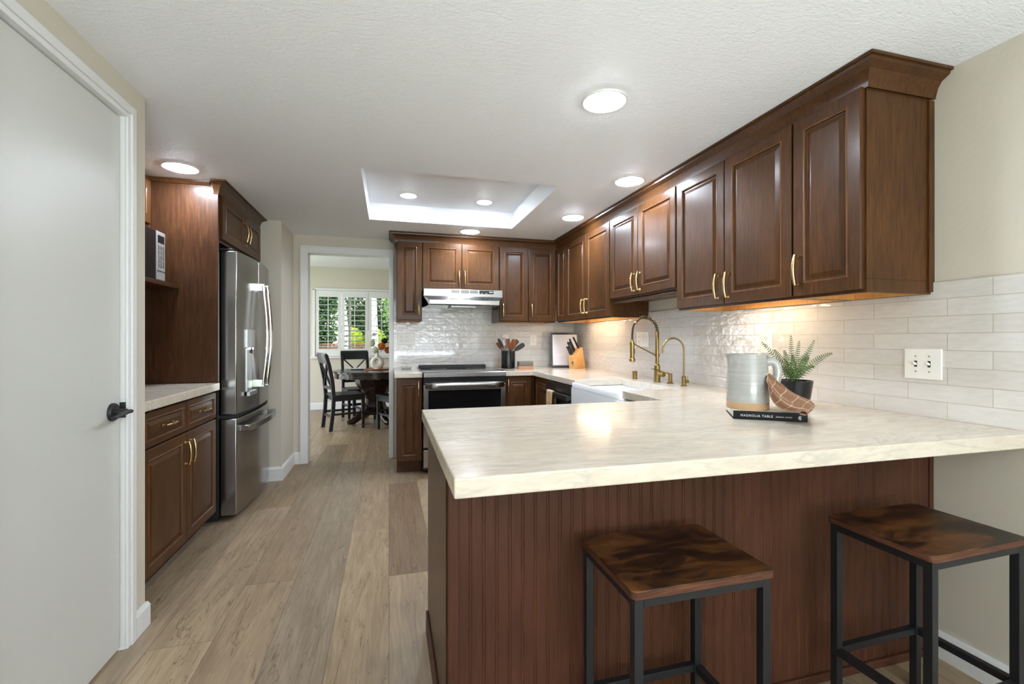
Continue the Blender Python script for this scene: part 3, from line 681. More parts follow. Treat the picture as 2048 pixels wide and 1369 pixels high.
MB().box(-0.12, 0.12, -0.16, 0.10, -0.012, -0.0005).out('filter', 'steelside', hd, bevel=0.003)

# ------------------------------------------------------------------ dishwasher, sink
dw = thing('dishwasher', 'black stainless dishwasher beside the white sink', 'dishwasher', (BX - 0.012, 3.456, 0))
MB().box(0.03, 0.6, -0.30, 0.30, 0.02, 0.848).out('body', 'blackmat', dw)
dd = MB().box(-0.02, 0.029, -0.300, 0.300, 0.10, 0.846).out('door', 'dsteel', dw, bevel=0.004)
mb = MB().box(-0.072, -0.050, -0.285, 0.285, 0.735, 0.775)
for a in (-0.27, 0.27): mb.box(-0.051, -0.019, a - 0.012, a + 0.012, 0.74, 0.77)
mb.out('handle', 'dsteel', dd, bevel=0.003)
MB().box(0.06, 0.1, -0.29, 0.29, 0.0, 0.0199).out('toe_kick', 'rubber', dw)
# towel over the handle
def cloth(name, loops, m, label, cat, thick=0.004, sub=1, uv=(1, 1)):
    mb = MB(); L = [[mb.v(p) for p in lp] for lp in loops]; uvl = mb.bm.loops.layers.uv.new('UVMap')
    nu, nv = len(L) - 1, len(L[0]) - 1; idx = {}
    for i, r in enumerate(L):
        for j, v in enumerate(r): idx[v] = (i / nu * uv[0], j / nv * uv[1])
    for i in range(nu):
        for j in range(nv): mb.face([L[i][j], L[i + 1][j], L[i + 1][j + 1], L[i][j + 1]])
    for f in mb.bm.faces:
        f.smooth = True
        for lo in f.loops: lo[uvl].uv = idx[lo.vert]
    o = mb.out(name, m)
    for p in o.data.polygons: p.use_smooth = True
    s = o.modifiers.new('thick', 'SOLIDIFY'); s.thickness = thick; s.offset = 0
    if sub: q = o.modifiers.new('sub', 'SUBSURF'); q.levels = sub; q.render_levels = sub
    return tag(o, label, cat)
hx = BX - 0.012 - 0.061
loops = []
for i in range(9):
    y = 3.455 + 0.145 * i / 8; wv = 0.004 * math.sin(i * 1.3)
    loops.append([(hx + 0.0155 + 0.002, y, 0.52), (hx + 0.0155, y, 0.65), (hx + 0.0155, y, 0.76), (hx + 0.013, y, 0.779), (hx, y, 0.7815), (hx - 0.014, y, 0.779), (hx - 0.017, y, 0.76), (hx - 0.021 - wv, y, 0.66), (hx - 0.026 - 2 * wv, y, 0.55), (hx - 0.028 - 3 * wv, y, 0.45)])
cloth('dish_towel', loops, 'towel', 'tan checked towel hanging over the dishwasher handle', 'towel', uv=(0.7, 1.6))
# sink: open shell
sx0, sx1, sy0, sy1 = 1.292, 1.745, 2.372, 3.128
def rr(x0, x1, y0, y1, r, z, n=6):
    out = []
    for (cx_, cy_, a0) in ((x1 - r, y1 - r, 0), (x0 + r, y1 - r, 90), (x0 + r, y0 + r, 180), (x1 - r, y0 + r, 270)):
        for i in range(n + 1):
            a = math.radians(a0 + 90 * i / n); out.append((cx_ + r * math.cos(a), cy_ + r * math.sin(a), z))
    return out
mb = MB()
mb.loft([rr(sx0, sx1, sy0, sy1, 0.02, 0.625), rr(sx0, sx1, sy0, sy1, 0.02, 0.838), rr(sx0 + 0.002, sx1, sy0 + 0.002, sy1 - 0.002, 0.02, 0.850), rr(sx0 + 0.03, sx1 - 0.03, sy0 + 0.03, sy1 - 0.03, 0.03, 0.853), rr(sx0 + 0.036, sx1 - 0.032, sy0 + 0.034, sy1 - 0.034, 0.03, 0.845), rr(sx0 + 0.04, sx1 - 0.036, sy0 + 0.04, sy1 - 0.04, 0.03, 0.68), rr(sx0 + 0.07, sx1 - 0.06, sy0 + 0.07, sy1 - 0.07, 0.03, 0.66)])
# raised apron front
mb.loft([rr(sx0, sx0 + 0.021, sy0 + 0.032, sy1 - 0.026, 0.008, 0.846), rr(sx0, sx0 + 0.021, sy0 + 0.032, sy1 - 0.026, 0.008, 0.880), rr(sx0 + 0.005, sx0 + 0.016, sy0 + 0.037, sy1 - 0.031, 0.005, 0.886)])
tag(mb.out('sink', 'white', smooth=True, ang=50), 'white apron-front farmhouse sink under the brass faucet', 'sink')

# ------------------------------------------------------------------ brass fixtures
fa = thing('faucet', 'brushed brass spring-neck kitchen faucet with pull-down sprayer', 'faucet', (1.812, 2.81, 0.9))
MB().lathe([(0.026, 0), (0.026, 0.004), (0.022, 0.006), (0.021, 0.118), (0.0135, 0.126), (0.0125, 0.165), (0.0125, 0.178)], n=24).out('base', 'brass', fa, smooth=True)
MB().lathe([(0.0175, 0.178), (0.0175, 0.196)], n=24).out('collar', 'brass', fa, smooth=True, bevel=0.002)
MB().lathe([(0.0135, 0.196), (0.0135, 0.352), (0.011, 0.356)], n=24).out('post', 'brass', fa, smooth=True)
ar = 0.096; arc = [(-ar + ar * math.cos(a), 0, 0.352 + 0.098 * math.sin(a)) for a in [PI * i / 32 for i in range(33)]]
tail = [(-2 * ar - 0.002, 0, 0.33), (-2 * ar - 0.003, 0, 0.285)]
MB().tube([(0, 0, 0.34)] + arc + tail, 0.0068, 12).out('hose', 'blackmat', fa, smooth=True)
mb = MB(); sp = []; T = 15
path = arc[:26]
for i in range(T * 14 + 1):
    u = i / (T * 14) * (len(path) - 1); k = min(int(u), len(path) - 2); fr_ = u - k
    p = Vector(path[k]).lerp(Vector(path[k + 1]), fr_); t = (Vector(path[k + 1]) - Vector(path[k])).normalized()
    nn = Vector((0, 1, 0)); bb = t.cross(nn); a = 2 * PI * i / 14
    sp.append(p + 0.0125 * (nn * math.cos(a) + bb * math.sin(a)))
mb.tube(sp, 0.0021, 6); mb.out('spring', 'brass', fa, smooth=True)
p = Vector(arc[26]); q = Vector(arc[24])
MB().tube([q, p], 0.0135, 16).out('spring_clip', 'gold', fa, smooth=True)
X = -2 * ar - 0.003
MB().lathe([(0.0075, 0.30), (0.010, 0.286), (0.0155, 0.280), (0.0155, 0.17), (0.021, 0.164), (0.021, 0.150), (0.016, 0.144)], (X, 0, 0), 24).out('sprayer', 'brass', fa, smooth=True)
MB().box(X + 0.010, X + 0.019, -0.006, 0.006, 0.20, 0.235).out('spray_button', 'blackmat', fa, bevel=0.003)
MB().tube([(-0.012, 0, 0.187), (X + 0.012, 0, 0.268)], 0.0042, 10).tube([(X, 0, 0.262), (X, 0, 0.274)], 0.018, 20).out('support_arm', 'brass', fa, smooth=True)
MB().tube([(0, 0, 0.056), (0.012, -0.062, 0.056), (0.0125, -0.066, 0.056)], [0.0165, 0.0165, 0.013], 20).tube([(0.006, -0.04, 0.066), (-0.015, -0.05, 0.085), (-0.075, -0.045, 0.098)], [0.004, 0.0038, 0.003], 8).out('lever', 'brass', fa, smooth=True)

ff = thing('filter_faucet', 'slim brass gooseneck water filter faucet', 'faucet', (1.822, 2.525, 0.9))
MB().lathe([(0.021, 0), (0.021, 0.004), (0.0135, 0.007), (0.0135, 0.062), (0.007, 0.066)], n=20).out('base', 'brass', ff, smooth=True)
a2 = 0.078; pts = [(0, 0, 0.06), (0, 0, 0.15), (0, 0, 0.225)] + [(-a2 + a2 * math.cos(PI * i / 18), 0, 0.228 + a2 * math.sin(PI * i / 18)) for i in range(1, 19)] + [(-2 * a2, 0, 0.215)]
MB().tube(pts, 0.0058, 12).out('spout', 'brass', ff, smooth=True)
MB().tube([(0, 0, 0.032), (0.012, -0.03, 0.032)], 0.0095, 16).tube([(0.010, -0.025, 0.038), (0.010, -0.025, 0.068)], 0.0028, 8).out('lever', 'brass', ff, smooth=True)
sd_ = thing('soap_dispenser', 'short brass soap dispenser with lever spout beside the faucet', 'soap dispenser', (1.835, 2.69, 0.9))
MB().lathe([(0.023, 0), (0.023, 0.005), (0.0135, 0.010), (0.0135, 0.068), (0.011, 0.070)], n=20).out('pump', 'brass', sd_, smooth=True)
MB().tube([(0, 0, 0.066), (-0.03, 0.01, 0.074), (-0.07, 0.014, 0.086)], [0.005, 0.0042, 0.0035], 8).out('nozzle', 'brass', sd_, smooth=True)
tag(MB().lathe([(0.021, 0), (0.021, 0.004), (0.018, 0.005), (0.018, 0.058), (0.0165, 0.060)], (1.80, 3.09, 0.9), 24).out('air_gap', 'brass', smooth=True), 'small plain brass cylinder on the counter behind the sink', 'air gap')

# ------------------------------------------------------------------ lights
def downlight(x, y, z, label, r=0.088):
    t = thing('ceiling_light', label, 'light', (x, y, z), 0, 'recessed ceiling lights')
    MB().loft([[(q * math.cos(2 * PI * i / 40), q * math.sin(2 * PI * i / 40), zz) for i in range(40)] for q, zz in ((r + 0.008, 0), (r + 0.006, -0.006), (r, -0.007), (r - 0.004, -0.003), (r - 0.004, 0))], False, False).out('trim_ring', 'trim', t, smooth=True)
    MB().lathe([(r - 0.0045, -0.001), (r - 0.0045, -0.006), (r - 0.012, -0.010), (r * 0.5, -0.014), (r * 0.1, -0.015)], n=40).out('lens', 'lamp', t)
    return t
downlight(0.878, 1.753, CZ, 'large round ceiling light nearest the camera, over the peninsula')
downlight(1.475, 2.596, CZ, 'round ceiling light beside the right wall cabinets, second from camera')
downlight(1.466, 3.494, CZ, 'round ceiling light beside the right wall cabinets, farthest from camera')
downlight(0.729, 4.198, CZ, 'round ceiling light in front of the cabinet over the hood')
downlight(-1.178, 3.078, CZ, 'round ceiling light in front of the tall wood panel')
downlight(0.15, 3.72, rz, 'left small round light inside the raised ceiling box', 0.062)
downlight(0.771, 3.734, rz, 'right small round light inside the raised ceiling box', 0.062)
def strip(x, y0, y1, z, label):
    t = thing('under_cabinet_light', label, 'light', (x, (y0 + y1) / 2, z), 0, 'under-cabinet lights'); h = (y1 - y0) / 2
    MB().box(-0.019, 0.019, -h, h, -0.012, 0).out('housing', 'plate', t, bevel=0.002)
    MB().box(-0.015, 0.015, -h + 0.01, h - 0.03, -0.0165, -0.0122).out('lens', 'strip', t)
    MB().tube([(0, -h, -0.006), (0.02, -h - 0.03, -0.012), (0.06, -h - 0.05, -0.012), (0.10, -h - 0.05, 0.0)], 0.003, 6).out('cord', 'plate' if y0 < 3 else 'rubber', t)
strip(1.86, 1.76, 2.14, 1.4065, 'glowing strip light under the wall cabinet over the fern')
strip(1.86, 3.62, 4.30, 1.4065, 'glowing strip light under the wall cabinet near the corner')

# ------------------------------------------------------------------ plates on the tile
def wallplate(name, label, loc, rz, w, h, devs, cat):
    """devs: list of (x, kind)"""
    t = thing(name, label, cat, loc, rz, 'outlet and switch plates')
    MB().box(-w / 2, w / 2, -0.006, 0, 0, h).out('cover_plate', 'plate', t, bevel=0.0025)
    for x, kd in devs:
        c = h / 2
        if kd == 'outlet':
            o = MB().box(x - 0.0165, x + 0.0165, -0.0075, -0.006, c - 0.034, c + 0.034).out('receptacle', 'plate', t, bevel=0.0006)
            m2 = MB()
            for s in (-0.019, 0.019):
                m2.box(x - 0.008, x - 0.0058, -0.0080, -0.0075, c + s - 0.001, c + s + 0.008); m2.box(x + 0.0055, x + 0.0077, -0.0080, -0.0075, c + s, c + s + 0.007)
                m2.cyl((x, -0.0080, c + s - 0.007), (x, -0.0074, c + s - 0.007), 0.0026, 8)
            m2.out('slots', 'slot', o)
        elif kd == 'rocker':
            MB().prism([(-0.006, c - 0.033), (-0.0095, c - 0.033), (-0.0065, c), (-0.0085, c + 0.033), (-0.006, c + 0.033)], x - 0.0155, x + 0.0155, 'x').out('rocker', 'plate', t, bevel=0.0004)
        else:
            o = MB().box(x - 0.005, x + 0.005, -0.0065, -0.006, c - 0.012, c + 0.012).out('toggle_slot', 'slot', t)
            MB().tube([(x, -0.004, c - 0.002), (x, -0.018, c + 0.006)], [0.0046, 0.0036], 8).out('toggle', 'plate', o, smooth=True)
            m2 = MB()
            for s in (-0.03, 0.03): m2.cyl((x, -0.0068, c + s), (x, -0.006, c + s), 0.003, 10)
            m2.out('screws', 'steelside', t)
TX, TY = XR - 0.008, YB - 0.008
wallplate('switch_plate', 'white two-toggle switch plate on the right wall tile', (TX, 1.288, 1.045), -R90, 0.128, 0.118, [(-0.023, 't'), (0.023, 't')], 'switch')
wallplate('outlet_plate', 'white three-gang plate with outlet and rockers behind the brass faucet', (TX, 3.31, 1.138), -R90, 0.178, 0.122, [(-0.046, 'outlet'), (0, 'rocker'), (0.046, 'rocker')], 'outlet')
wallplate('outlet_plate', 'white outlet plate on the tile behind the fern', (TX, 2.045, 1.125), -R90, 0.078, 0.12, [(0, 'outlet')], 'outlet')
wallplate('outlet_plate', 'white three-gang outlet plate left of the range', (0.166, TY, 1.142), 0, 0.172, 0.122, [(-0.046, 'outlet'), (0, 'outlet'), (0.046, 'rocker')], 'outlet')
wallplate('outlet_plate', 'white outlet plate between utensil crock and picture frame', (1.525, TY, 1.13), 0, 0.076, 0.122, [(0, 'outlet')], 'outlet')
wallplate('outlet_plate', 'white outlet plate partly hidden behind the cooking utensils', (1.21, TY, 1.13), 0, 0.076, 0.122, [(0, 'outlet')], 'outlet')

# ------------------------------------------------------------------ back counter items
CT = 0.9
tag(MB().loft([[(1.187 + r * math.cos(2 * PI * i / 40), 4.545 + r * math.sin(2 * PI * i / 40), CT + z) for i in range(40)] for r, z in ((0.066, 0), (0.072, 0.006), (0.073, 0.175), (0.071, 0.181), (0.068, 0.178), (0.067, 0.012))], True, True).out('utensil_crock', 'blackceramic', smooth=True), 'black cylindrical crock holding cooking utensils', 'crock')
def blade(mb, base, tip, wdt, th=0.006, mi=0, round_=True, nrm=(0, 1, 0)):
    """flat paddle from base to tip"""
    b, t = Vector(base), Vector(tip); d = (t - b); L = d.length; d.normalize(); n = Vector(nrm); s = d.cross(n).normalized(); n = s.cross(d).normalized()
    prof = [(0, 0.35), (0.15, 0.75), (0.4, 1.0), (0.75, 1.0), (0.93, 0.85 if round_ else 0.95), (1.0, 0.45 if round_ else 0.85)]
    mb.loft([[b + d * L * u + s * wdt / 2 * w_ * sx + n * th / 2 * sn for sx, sn in ((-1, -1), (1, -1), (1, 1), (-1, 1))] for u, w_ in prof], mi=mi)
def utensil(name, label, foot, neck, tip, wdt, m, hm=None, r=0.005, kind='paddle'):
    t = thing(name, label, name.split('_')[-1], foot, 0, 'utensils in the crock'); f = Vector(foot)
    MB().tube([(0, 0, 0), Vector(neck) - f], r, 8).out('handle', hm or m, t, smooth=True)
    mb = MB()
    if kind == 'whisk':
        nk, tp = Vector(neck) - f, Vector(tip) - f; ax = (tp - nk); s = ax.cross(Vector((0, 1, 0))).normalized(); q = ax.normalized().cross(s)
        for k in range(5):
            a = PI * k / 5; dr = s * math.cos(a) + q * math.sin(a)
            mb.tube([nk + ax * (0.5 - 0.5 * math.cos(u)) + dr * wdt / 2 * math.sin(u) * (0.6 + 0.4 * (0.5 - 0.5 * math.cos(u))) for u in [PI * i / 10 for i in range(11)]] + [nk + ax * (0.5 - 0.5 * math.cos(u)) - dr * wdt / 2 * math.sin(u) * (0.6 + 0.4 * (0.5 - 0.5 * math.cos(u))) for u in [PI * i / 10 for i in range(9, -1, -1)]], 0.0011, 5)
        mb.out('wires', 'chrome', t, smooth=True)
    else:
        blade(mb, Vector(neck) - f, Vector(tip) - f, wdt, round_=(kind != 'turner'))
        mb.out('head', m, t, bevel=0.0015)
utensil('cooking_spoon', 'wooden spoon leaning left at the crock rim', (1.20, 4.55, 0.915), (1.115, 4.54, 1.10), (1.065, 4.53, 1.165), 0.032, 'utensil')
utensil('kitchen_tongs', 'black-handled tongs leaning left in the crock', (1.21, 4.53, 0.915), (1.125, 4.50, 1.11), (1.068, 4.48, 1.205), 0.030, 'blackmat', 'steel', 0.006)
utensil('whisk', 'wire whisk standing in the crock', (1.19, 4.57, 0.915), (1.165, 4.575, 1.07), (1.145, 4.58, 1.215), 0.062, 'chrome', 'steel', 0.005, 'whisk')
utensil('cooking_spatula', 'slotted light brown wooden spatula upright in the crock', (1.185, 4.54, 0.915), (1.195, 4.54, 1.10), (1.180, 4.54, 1.205), 0.042, 'utensil', None, 0.006, 'turner')
utensil('wooden_turner', 'broad dark wooden turner leaning right in the crock', (1.17, 4.55, 0.915), (1.215, 4.545, 1.085), (1.26, 4.54, 1.195), 0.062, 'utensil', None, 0.006, 'turner')
utensil('slotted_turner', 'dark brown turner behind the broad one in the crock', (1.17, 4.58, 0.915), (1.225, 4.585, 1.10), (1.30, 4.58, 1.19), 0.045, 'frameblack', None, 0.006, 'turner')
utensil('rubber_spatula', 'black pointed spatula leaning far right in the crock', (1.16, 4.52, 0.915), (1.242, 4.50, 1.085), (1.345, 4.49, 1.150), 0.050, 'blackmat', None, 0.006)
bd = thing('butter_dish', 'sage green lidded dish on a pale wooden base', 'butter dish', (1.34, 4.44, CT))
MB().loft([rr(-0.083, 0.083, -0.045, 0.045, 0.03, 0), rr(-0.085, 0.085, -0.047, 0.047, 0.03, 0.004), rr(-0.085, 0.085, -0.047, 0.047, 0.03, 0.022), rr(-0.082, 0.082, -0.044, 0.044, 0.03, 0.026)]).out('base', 'terracotta', bd, smooth=True)
MB().loft([rr(-0.078, 0.078, -0.038, 0.038, 0.012, 0.0262), rr(-0.078, 0.078, -0.038, 0.038, 0.012, 0.068), rr(-0.074, 0.074, -0.034, 0.034, 0.012, 0.074)]).out('lid', 'sage', bd, smooth=True)
# picture frame
pf = thing('picture_frame', 'small dark framed picture leaning in the counter corner', 'picture frame', (1.80, 4.497, CT + 0.0045), math.radians(-16))
lean = Matrix.Rotation(math.radians(-12), 4, 'X')
FW, FH = 0.148, 0.375
mb = MB(); mb.T = lean
for b in ((-FW, FW, 0, 0.02), (-FW, FW, FH - 0.02, FH)): mb.box(b[0], b[1], 0, 0.018, b[2], b[3])
for b in ((-FW, -FW + 0.017), (FW - 0.017, FW)): mb.box(b[0], b[1], 0, 0.018, 0.02, FH - 0.02)
mb.out('frame', 'frameblack', pf, bevel=0.002)
mb = MB(); mb.T = lean; mb.box(-FW + 0.0171, FW - 0.0171, 0.008, 0.013, 0.0201, FH - 0.0201); mb.out('print', 'canvas', pf)
mb = MB(); mb.T = lean
for (a, b, r1, r2) in ((0.0, 0.135, 0.034, 0.013), (0.03, 0.15, 0.02, 0.012)):
    mb.loft([[(a - 0.05 + r1 * math.cos(2 * PI * i / 20), yy, b + r2 * math.sin(2 * PI * i / 20)) for i in range(20)] for yy in (0.0075, 0.0079)])
mb.out('print_motif', 'ink', pf)
# knife block and knives
kb = thing('knife_block', 'pale beech knife block in front of the framed picture', 'knife block', (1.868, 4.36, CT), math.radians(-62))
prof = [(-0.075, 0), (0.075, 0), (0.045, 0.20), (-0.005, 0.225), (-0.085, 0.115)]   # local (y depth, z)
mb = MB(); mb.prism([(-0.055, 0), (0.085, 0), (0.035, 0.215), (-0.07, 0.125)], -0.052, 0.052, 'x'); mb.out('block', 'block', kb, bevel=0.003)
sl = (Vector((0, 0.035, 0.215)) - Vector((0, -0.07, 0.125))); sld = sl.normalized(); sn = Vector((0, -sld.z, sld.y))
mb = MB()
for r, fr_ in enumerate((0.15, 0.38, 0.62, 0.85)):
    p = Vector((0, -0.07, 0.125)) + sl * fr_ + sn * 0.0004
    for k in ((-0.026, 0.026) if r < 2 else (0.0,)):
        ww = 0.018 if r < 2 else 0.04
        mb.loft([[(k + sx * ww, p.y + d.y, p.z + d.z) for sx, d in ((-1, -sld * 0.0018), (1, -sld * 0.0018), (1, sld * 0.0018), (-1, sld * 0.0018))], [(k + sx * ww, p.y + d.y + sn.y * 0.0004, p.z + d.z + sn.z * 0.0004) for sx, d in ((-1, -sld * 0.0018), (1, -sld * 0.0018), (1, sld * 0.0018), (-1, sld * 0.0018))]])
mb.out('slots', 'slot', kb)
# two-figure emblem on the front
fd = Vector((0, -0.015, 0.125)).normalized(); fn = Vector((0, -fd.z, fd.y)); fb = Vector((0, -0.055, 0))
mb = MB()
def fpt(x, h, o): q = fb + fd * h + fn * o; return (x, q.y, q.z)
def fbox(x0, x1, h0, h1): mb.loft([[fpt(x0, h0, o), fpt(x1, h0, o), fpt(x1, h1, o), fpt(x0, h1, o)] for o in (0.0003, 0.0009)])
for s in (-0.006, 0.006):
    fbox(s - 0.003, s + 0.003, 0.066, 0.073); fbox(s - 0.0055, s + 0.0055, 0.056, 0.064)
    fbox(s - 0.0045, s - 0.001, 0.048, 0.055); fbox(s + 0.001, s + 0.0045, 0.048, 0.055)
fbox(-0.004, 0.004, 0.036, 0.043); fbox(-0.007, -0.002, 0.027, 0.033); fbox(0.002, 0.007, 0.027, 0.033)
mb.out('emblem', 'slot', kb)
Rk = Matrix.Rotation(math.radians(-62), 3, 'Z')
def knife(x, fr_, L, label, m='blackmat', r=0.0115):
    p = Vector((x, 0, 0)) + Vector((0, -0.07, 0.125)) + sl * fr_ + sn * 0.001
    p = Rk @ p + Vector((1.868, 4.36, CT)); d = Rk @ (sn + Vector((-0.12 - x, 0, 0.35))).normalized()
    t = thing('kitchen_knife', label, 'knife', p, 0, 'knives in the knife block')
    MB().tube([(0, 0, 0), d * 0.008], 0.0075, 10).out('bolster', 'steel', t, smooth=True)
    MB().tube([d * 0.008, d * (0.2 * L), d * (0.6 * L), d * (0.93 * L), d * L], [r * 0.85, r, r * 0.85, r * 1.05, r * 0.6], 8, flat=0.65).out('handle', m, t, smooth=True)
for a in ((-0.034, 0.16, 0.10, 'black knife handle, lowest at the left of the block'), (-0.014, 0.20, 0.10, 'black knife handle, low near the centre of the block'), (-0.036, 0.42, 0.125, 'black knife handle at the left, above the lowest one'), (-0.014, 0.46, 0.125, 'black knife handle crossing the block centre'), (-0.022, 0.66, 0.14, 'long black knife handle, tallest at the left of the block')): knife(*a)
knife(0.012, 0.86, 0.14, 'dark brown knife handle standing tallest in the block', 'frameblack', 0.013)
# small glass dish
tag(MB().loft([[(0.165 + r * 1.5 * math.cos(2 * PI * i / 28), 4.62 + r * math.sin(2 * PI * i / 28), 0.902 + z) for i in range(28)] for r, z in ((0.026, 0), (0.032, 0.012), (0.036, 0.026), (0.033, 0.026), (0.028, 0.010), (0.020, 0.005))]).out('glass_dish', 'clearglass', smooth=True), 'small clear dish on the worktop left of the range', 'dish')

# ------------------------------------------------------------------ peninsula items
# book: spine front corners come from the photograph, on the counter plane
A = Vector((1.252, 1.437, CT)); B = Vector((1.455, 1.303, CT))
rot = math.atan2(B.y - A.y, B.x - A.x); BW, BDp, BH = (B - A).length, 0.205, 0.032
bk = thing('book', 'thick black-spined cookbook lying under the stoneware pitcher', 'book', (A.x, A.y, CT), rot)
MB().box(0.004, BW - 0.004, 0.006, BDp - 0.004, 0.003, BH - 0.003).out('pages', 'paper', bk)
MB().box(0, BW, 0.004, BDp, 0, 0.003).out('back_cover', 'bookcloth', bk)
MB().box(0, BW, 0.004, BDp, BH - 0.003, BH).out('front_cover', 'booktop', bk)
spn = MB().box(0, BW, 0, 0.004, 0, BH).out('spine', 'bookcloth', bk, bevel=0.001)
def text(s, x, z, size, spacing, parent, name, mt='ink', wscale=1.0):
    cu = bpy.data.curves.new(name, 'FONT'); cu.body = s; cu.size = size; cu.space_character = spacing; cu.extrude = 0.0002
    o = bpy.data.objects.new(name, cu); C.objects.link(o)
    dg = bpy.context.evaluated_depsgraph_get(); me = bpy.data.meshes.new_from_object(o.evaluated_get(dg))
    C.objects.unlink(o); bpy.data.objects.remove(o); bpy.data.curves.remove(cu)
    me.transform(Matrix.Translation((x, -0.0003, z)) @ Matrix.Rotation(PI / 2, 4, 'X') @ Matrix.Diagonal((wscale, 1, 1, 1)))
    me.materials.clear(); me.materials.append(M[mt]); q = bpy.data.objects.new(name, me); C.objects.link(q); q.parent = parent
    return q
ti = text('MAGNOLIA TABLE', 0.024, 0.0115, 0.0118, 1.25, spn, 'title_lettering')
def fit(o, w):
    xs = [v.co.x for v in o.data.vertices]; a, b = min(xs), max(xs); k = w / (b - a)
    for v in o.data.vertices: v.co.x = a + (v.co.x - a) * k
fit(ti, 0.107)
au = text('JOANNA GAINES', 0.142, 0.0125, 0.0066, 1.3, spn, 'author_lettering'); fit(au, 0.052)
mb = MB()
for b in ((0.2165, 0.2178, 0.009, 0.021), (0.2205, 0.2218, 0.007, 0.021), (0.2125, 0.2235, 0.0125, 0.0137), (0.2178, 0.2235, 0.0198, 0.021), (0.2165, 0.2205, 0.007, 0.0082)): mb.box(b[0], b[1], -0.0004, 0.0001, b[2], b[3])
mb.loft([[(0.2125, y, 0.0125), (0.2135, y, 0.0125), (0.2178, y, 0.021), (0.2166, y, 0.021)] for y in (-0.0004, 0.0001)])
mb.out('publisher_mark', 'ink', spn)
BT = CT + BH
Rb = Matrix.Rotation(rot, 3, 'Z')
pc = Vector((A.x, A.y, 0)) + Rb @ Vector((0.062, 0.088, 0))
# pitcher
pi_ = thing('pitcher', 'grey-blue glazed stoneware pitcher standing on the book', 'pitcher', (pc.x, pc.y, BT), math.radians(-33))
def ring(r, z, spout=0.0, n=48):
    out = []
    for i in range(n):
        a = 2 * PI * i / n; da = math.atan2(math.sin(a - PI), math.cos(a - PI)); q = r + spout * math.exp(-(da / 0.28) ** 2)
        out.append((q * math.cos(a), q * math.sin(a), z))
    return out
MB().loft([ring(0.074, 0.0), ring(0.0755, 0.004), ring(0.0752, 0.026)], True, True).out('clay_base', 'bisque', pi_, smooth=True)
MB().loft([ring(0.0753, 0.0262), ring(0.0756, 0.03), ring(0.0745, 0.09), ring(0.0715, 0.15), ring(0.068, 0.19, 0.004), ring(0.066, 0.206, 0.014), ring(0.066, 0.211, 0.020), ring(0.0635, 0.2115, 0.019), ring(0.0625, 0.206, 0.013), ring(0.064, 0.19, 0.003), ring(0.069, 0.10), ring(0.069, 0.03)], True, True).out('glazed_body', 'glaze', pi_, smooth=True, ang=60)
pts = [((1 - t) ** 3 * 0.066 + 3 * (1 - t) ** 2 * t * 0.118 + 3 * (1 - t) * t * t * 0.116 + t ** 3 * 0.071, 0, (1 - t) ** 3 * 0.178 + 3 * (1 - t) ** 2 * t * 0.205 + 3 * (1 - t) * t * t * 0.10 + t ** 3 * 0.065) for t in [i / 16 for i in range(17)]]
MB().tube(pts, 0.0105, 14, flat=1.5).out('handle', 'glaze', pi_, smooth=True)
# fern
fp = Vector((1.735, 1.625, CT))
fe = thing('potted_fern', 'small green fern in a glossy black pot', 'plant', fp)
MB().loft([[(r * math.cos(2 * PI * i / 40), r * math.sin(2 * PI * i / 40), z) for i in range(40)] for r, z in ((0.050, 0), (0.054, 0.003), (0.066, 0.05), (0.075, 0.113), (0.076, 0.118), (0.072, 0.118), (0.069, 0.10))]).out('pot', 'blackceramic', fe, smooth=True)
MB().lathe([(0.0685, 0.096), (0.066, 0.101), (0.03, 0.104)], n=24).out('soil', 'soil', fe, smooth=True)
ca, sa = math.cos(yaw), math.sin(yaw)
def frond(tip, lift, wid, n=21, seed=0):
    rnd = random.Random(seed); b = Vector((rnd.uniform(-.012, .012), rnd.uniform(-.012, .012), 0.10)); t = Vector(tip)
    mid = b.lerp(t, 0.5) + Vector((0, 0, lift)); mb = MB(); P = []
    for i in range(n + 1):
        u = i / n; P.append(b * (1 - u) ** 2 + mid * 2 * u * (1 - u) + t * u * u)
    mb.tube(P, [0.0016 * (1 - 0.7 * i / n) for i in range(n + 1)], 5)
    for i in range(3, n):
        u = i / n; p = P[i]; d = (P[i + 1] - P[i - 1]).normalized(); s = d.cross(Vector((-sa * 0.8, -ca * 0.8, 0.55)))
        s = s.normalized() if s.length > 1e-3 else Vector((1, 0, 0)); nrm = s.cross(d).normalized()
        # turn the blade toward the viewer side a little for upright fronds
        L = 0.85 * wid * (1 - u) ** 0.6 * min(1, 0.35 + u * 2.2) + 0.002
        for sg in (-1, 1):
            q = (s * sg + d * 0.45 + nrm * rnd.uniform(-.1, .15)).normalized(); hw_ = 0.0021
            e = p + q * L - Vector((0, 0, 0.10 * L)); m1 = p + q * L * 0.5
            w_ = d * hw_
            vs_ = [mb.v(x) for x in (p - w_ * 0.6, m1 - w_, e, m1 + w_, p + w_ * 0.6)]; mb.face(vs_)
            vs2 = [mb.v(x + nrm * 0.0006) for x in (p - w_ * 0.6, m1 - w_, e, m1 + w_, p + w_ * 0.6)]; mb.face(vs2[::-1])
    mb.out('frond', 'fern', fe, smooth=False)
ca, sa = math.cos(yaw), math.sin(yaw)
def vtip(r, h, d=0.0): return (r * ca + d * sa, -r * sa + d * ca, h)   # r to the right as seen, d away
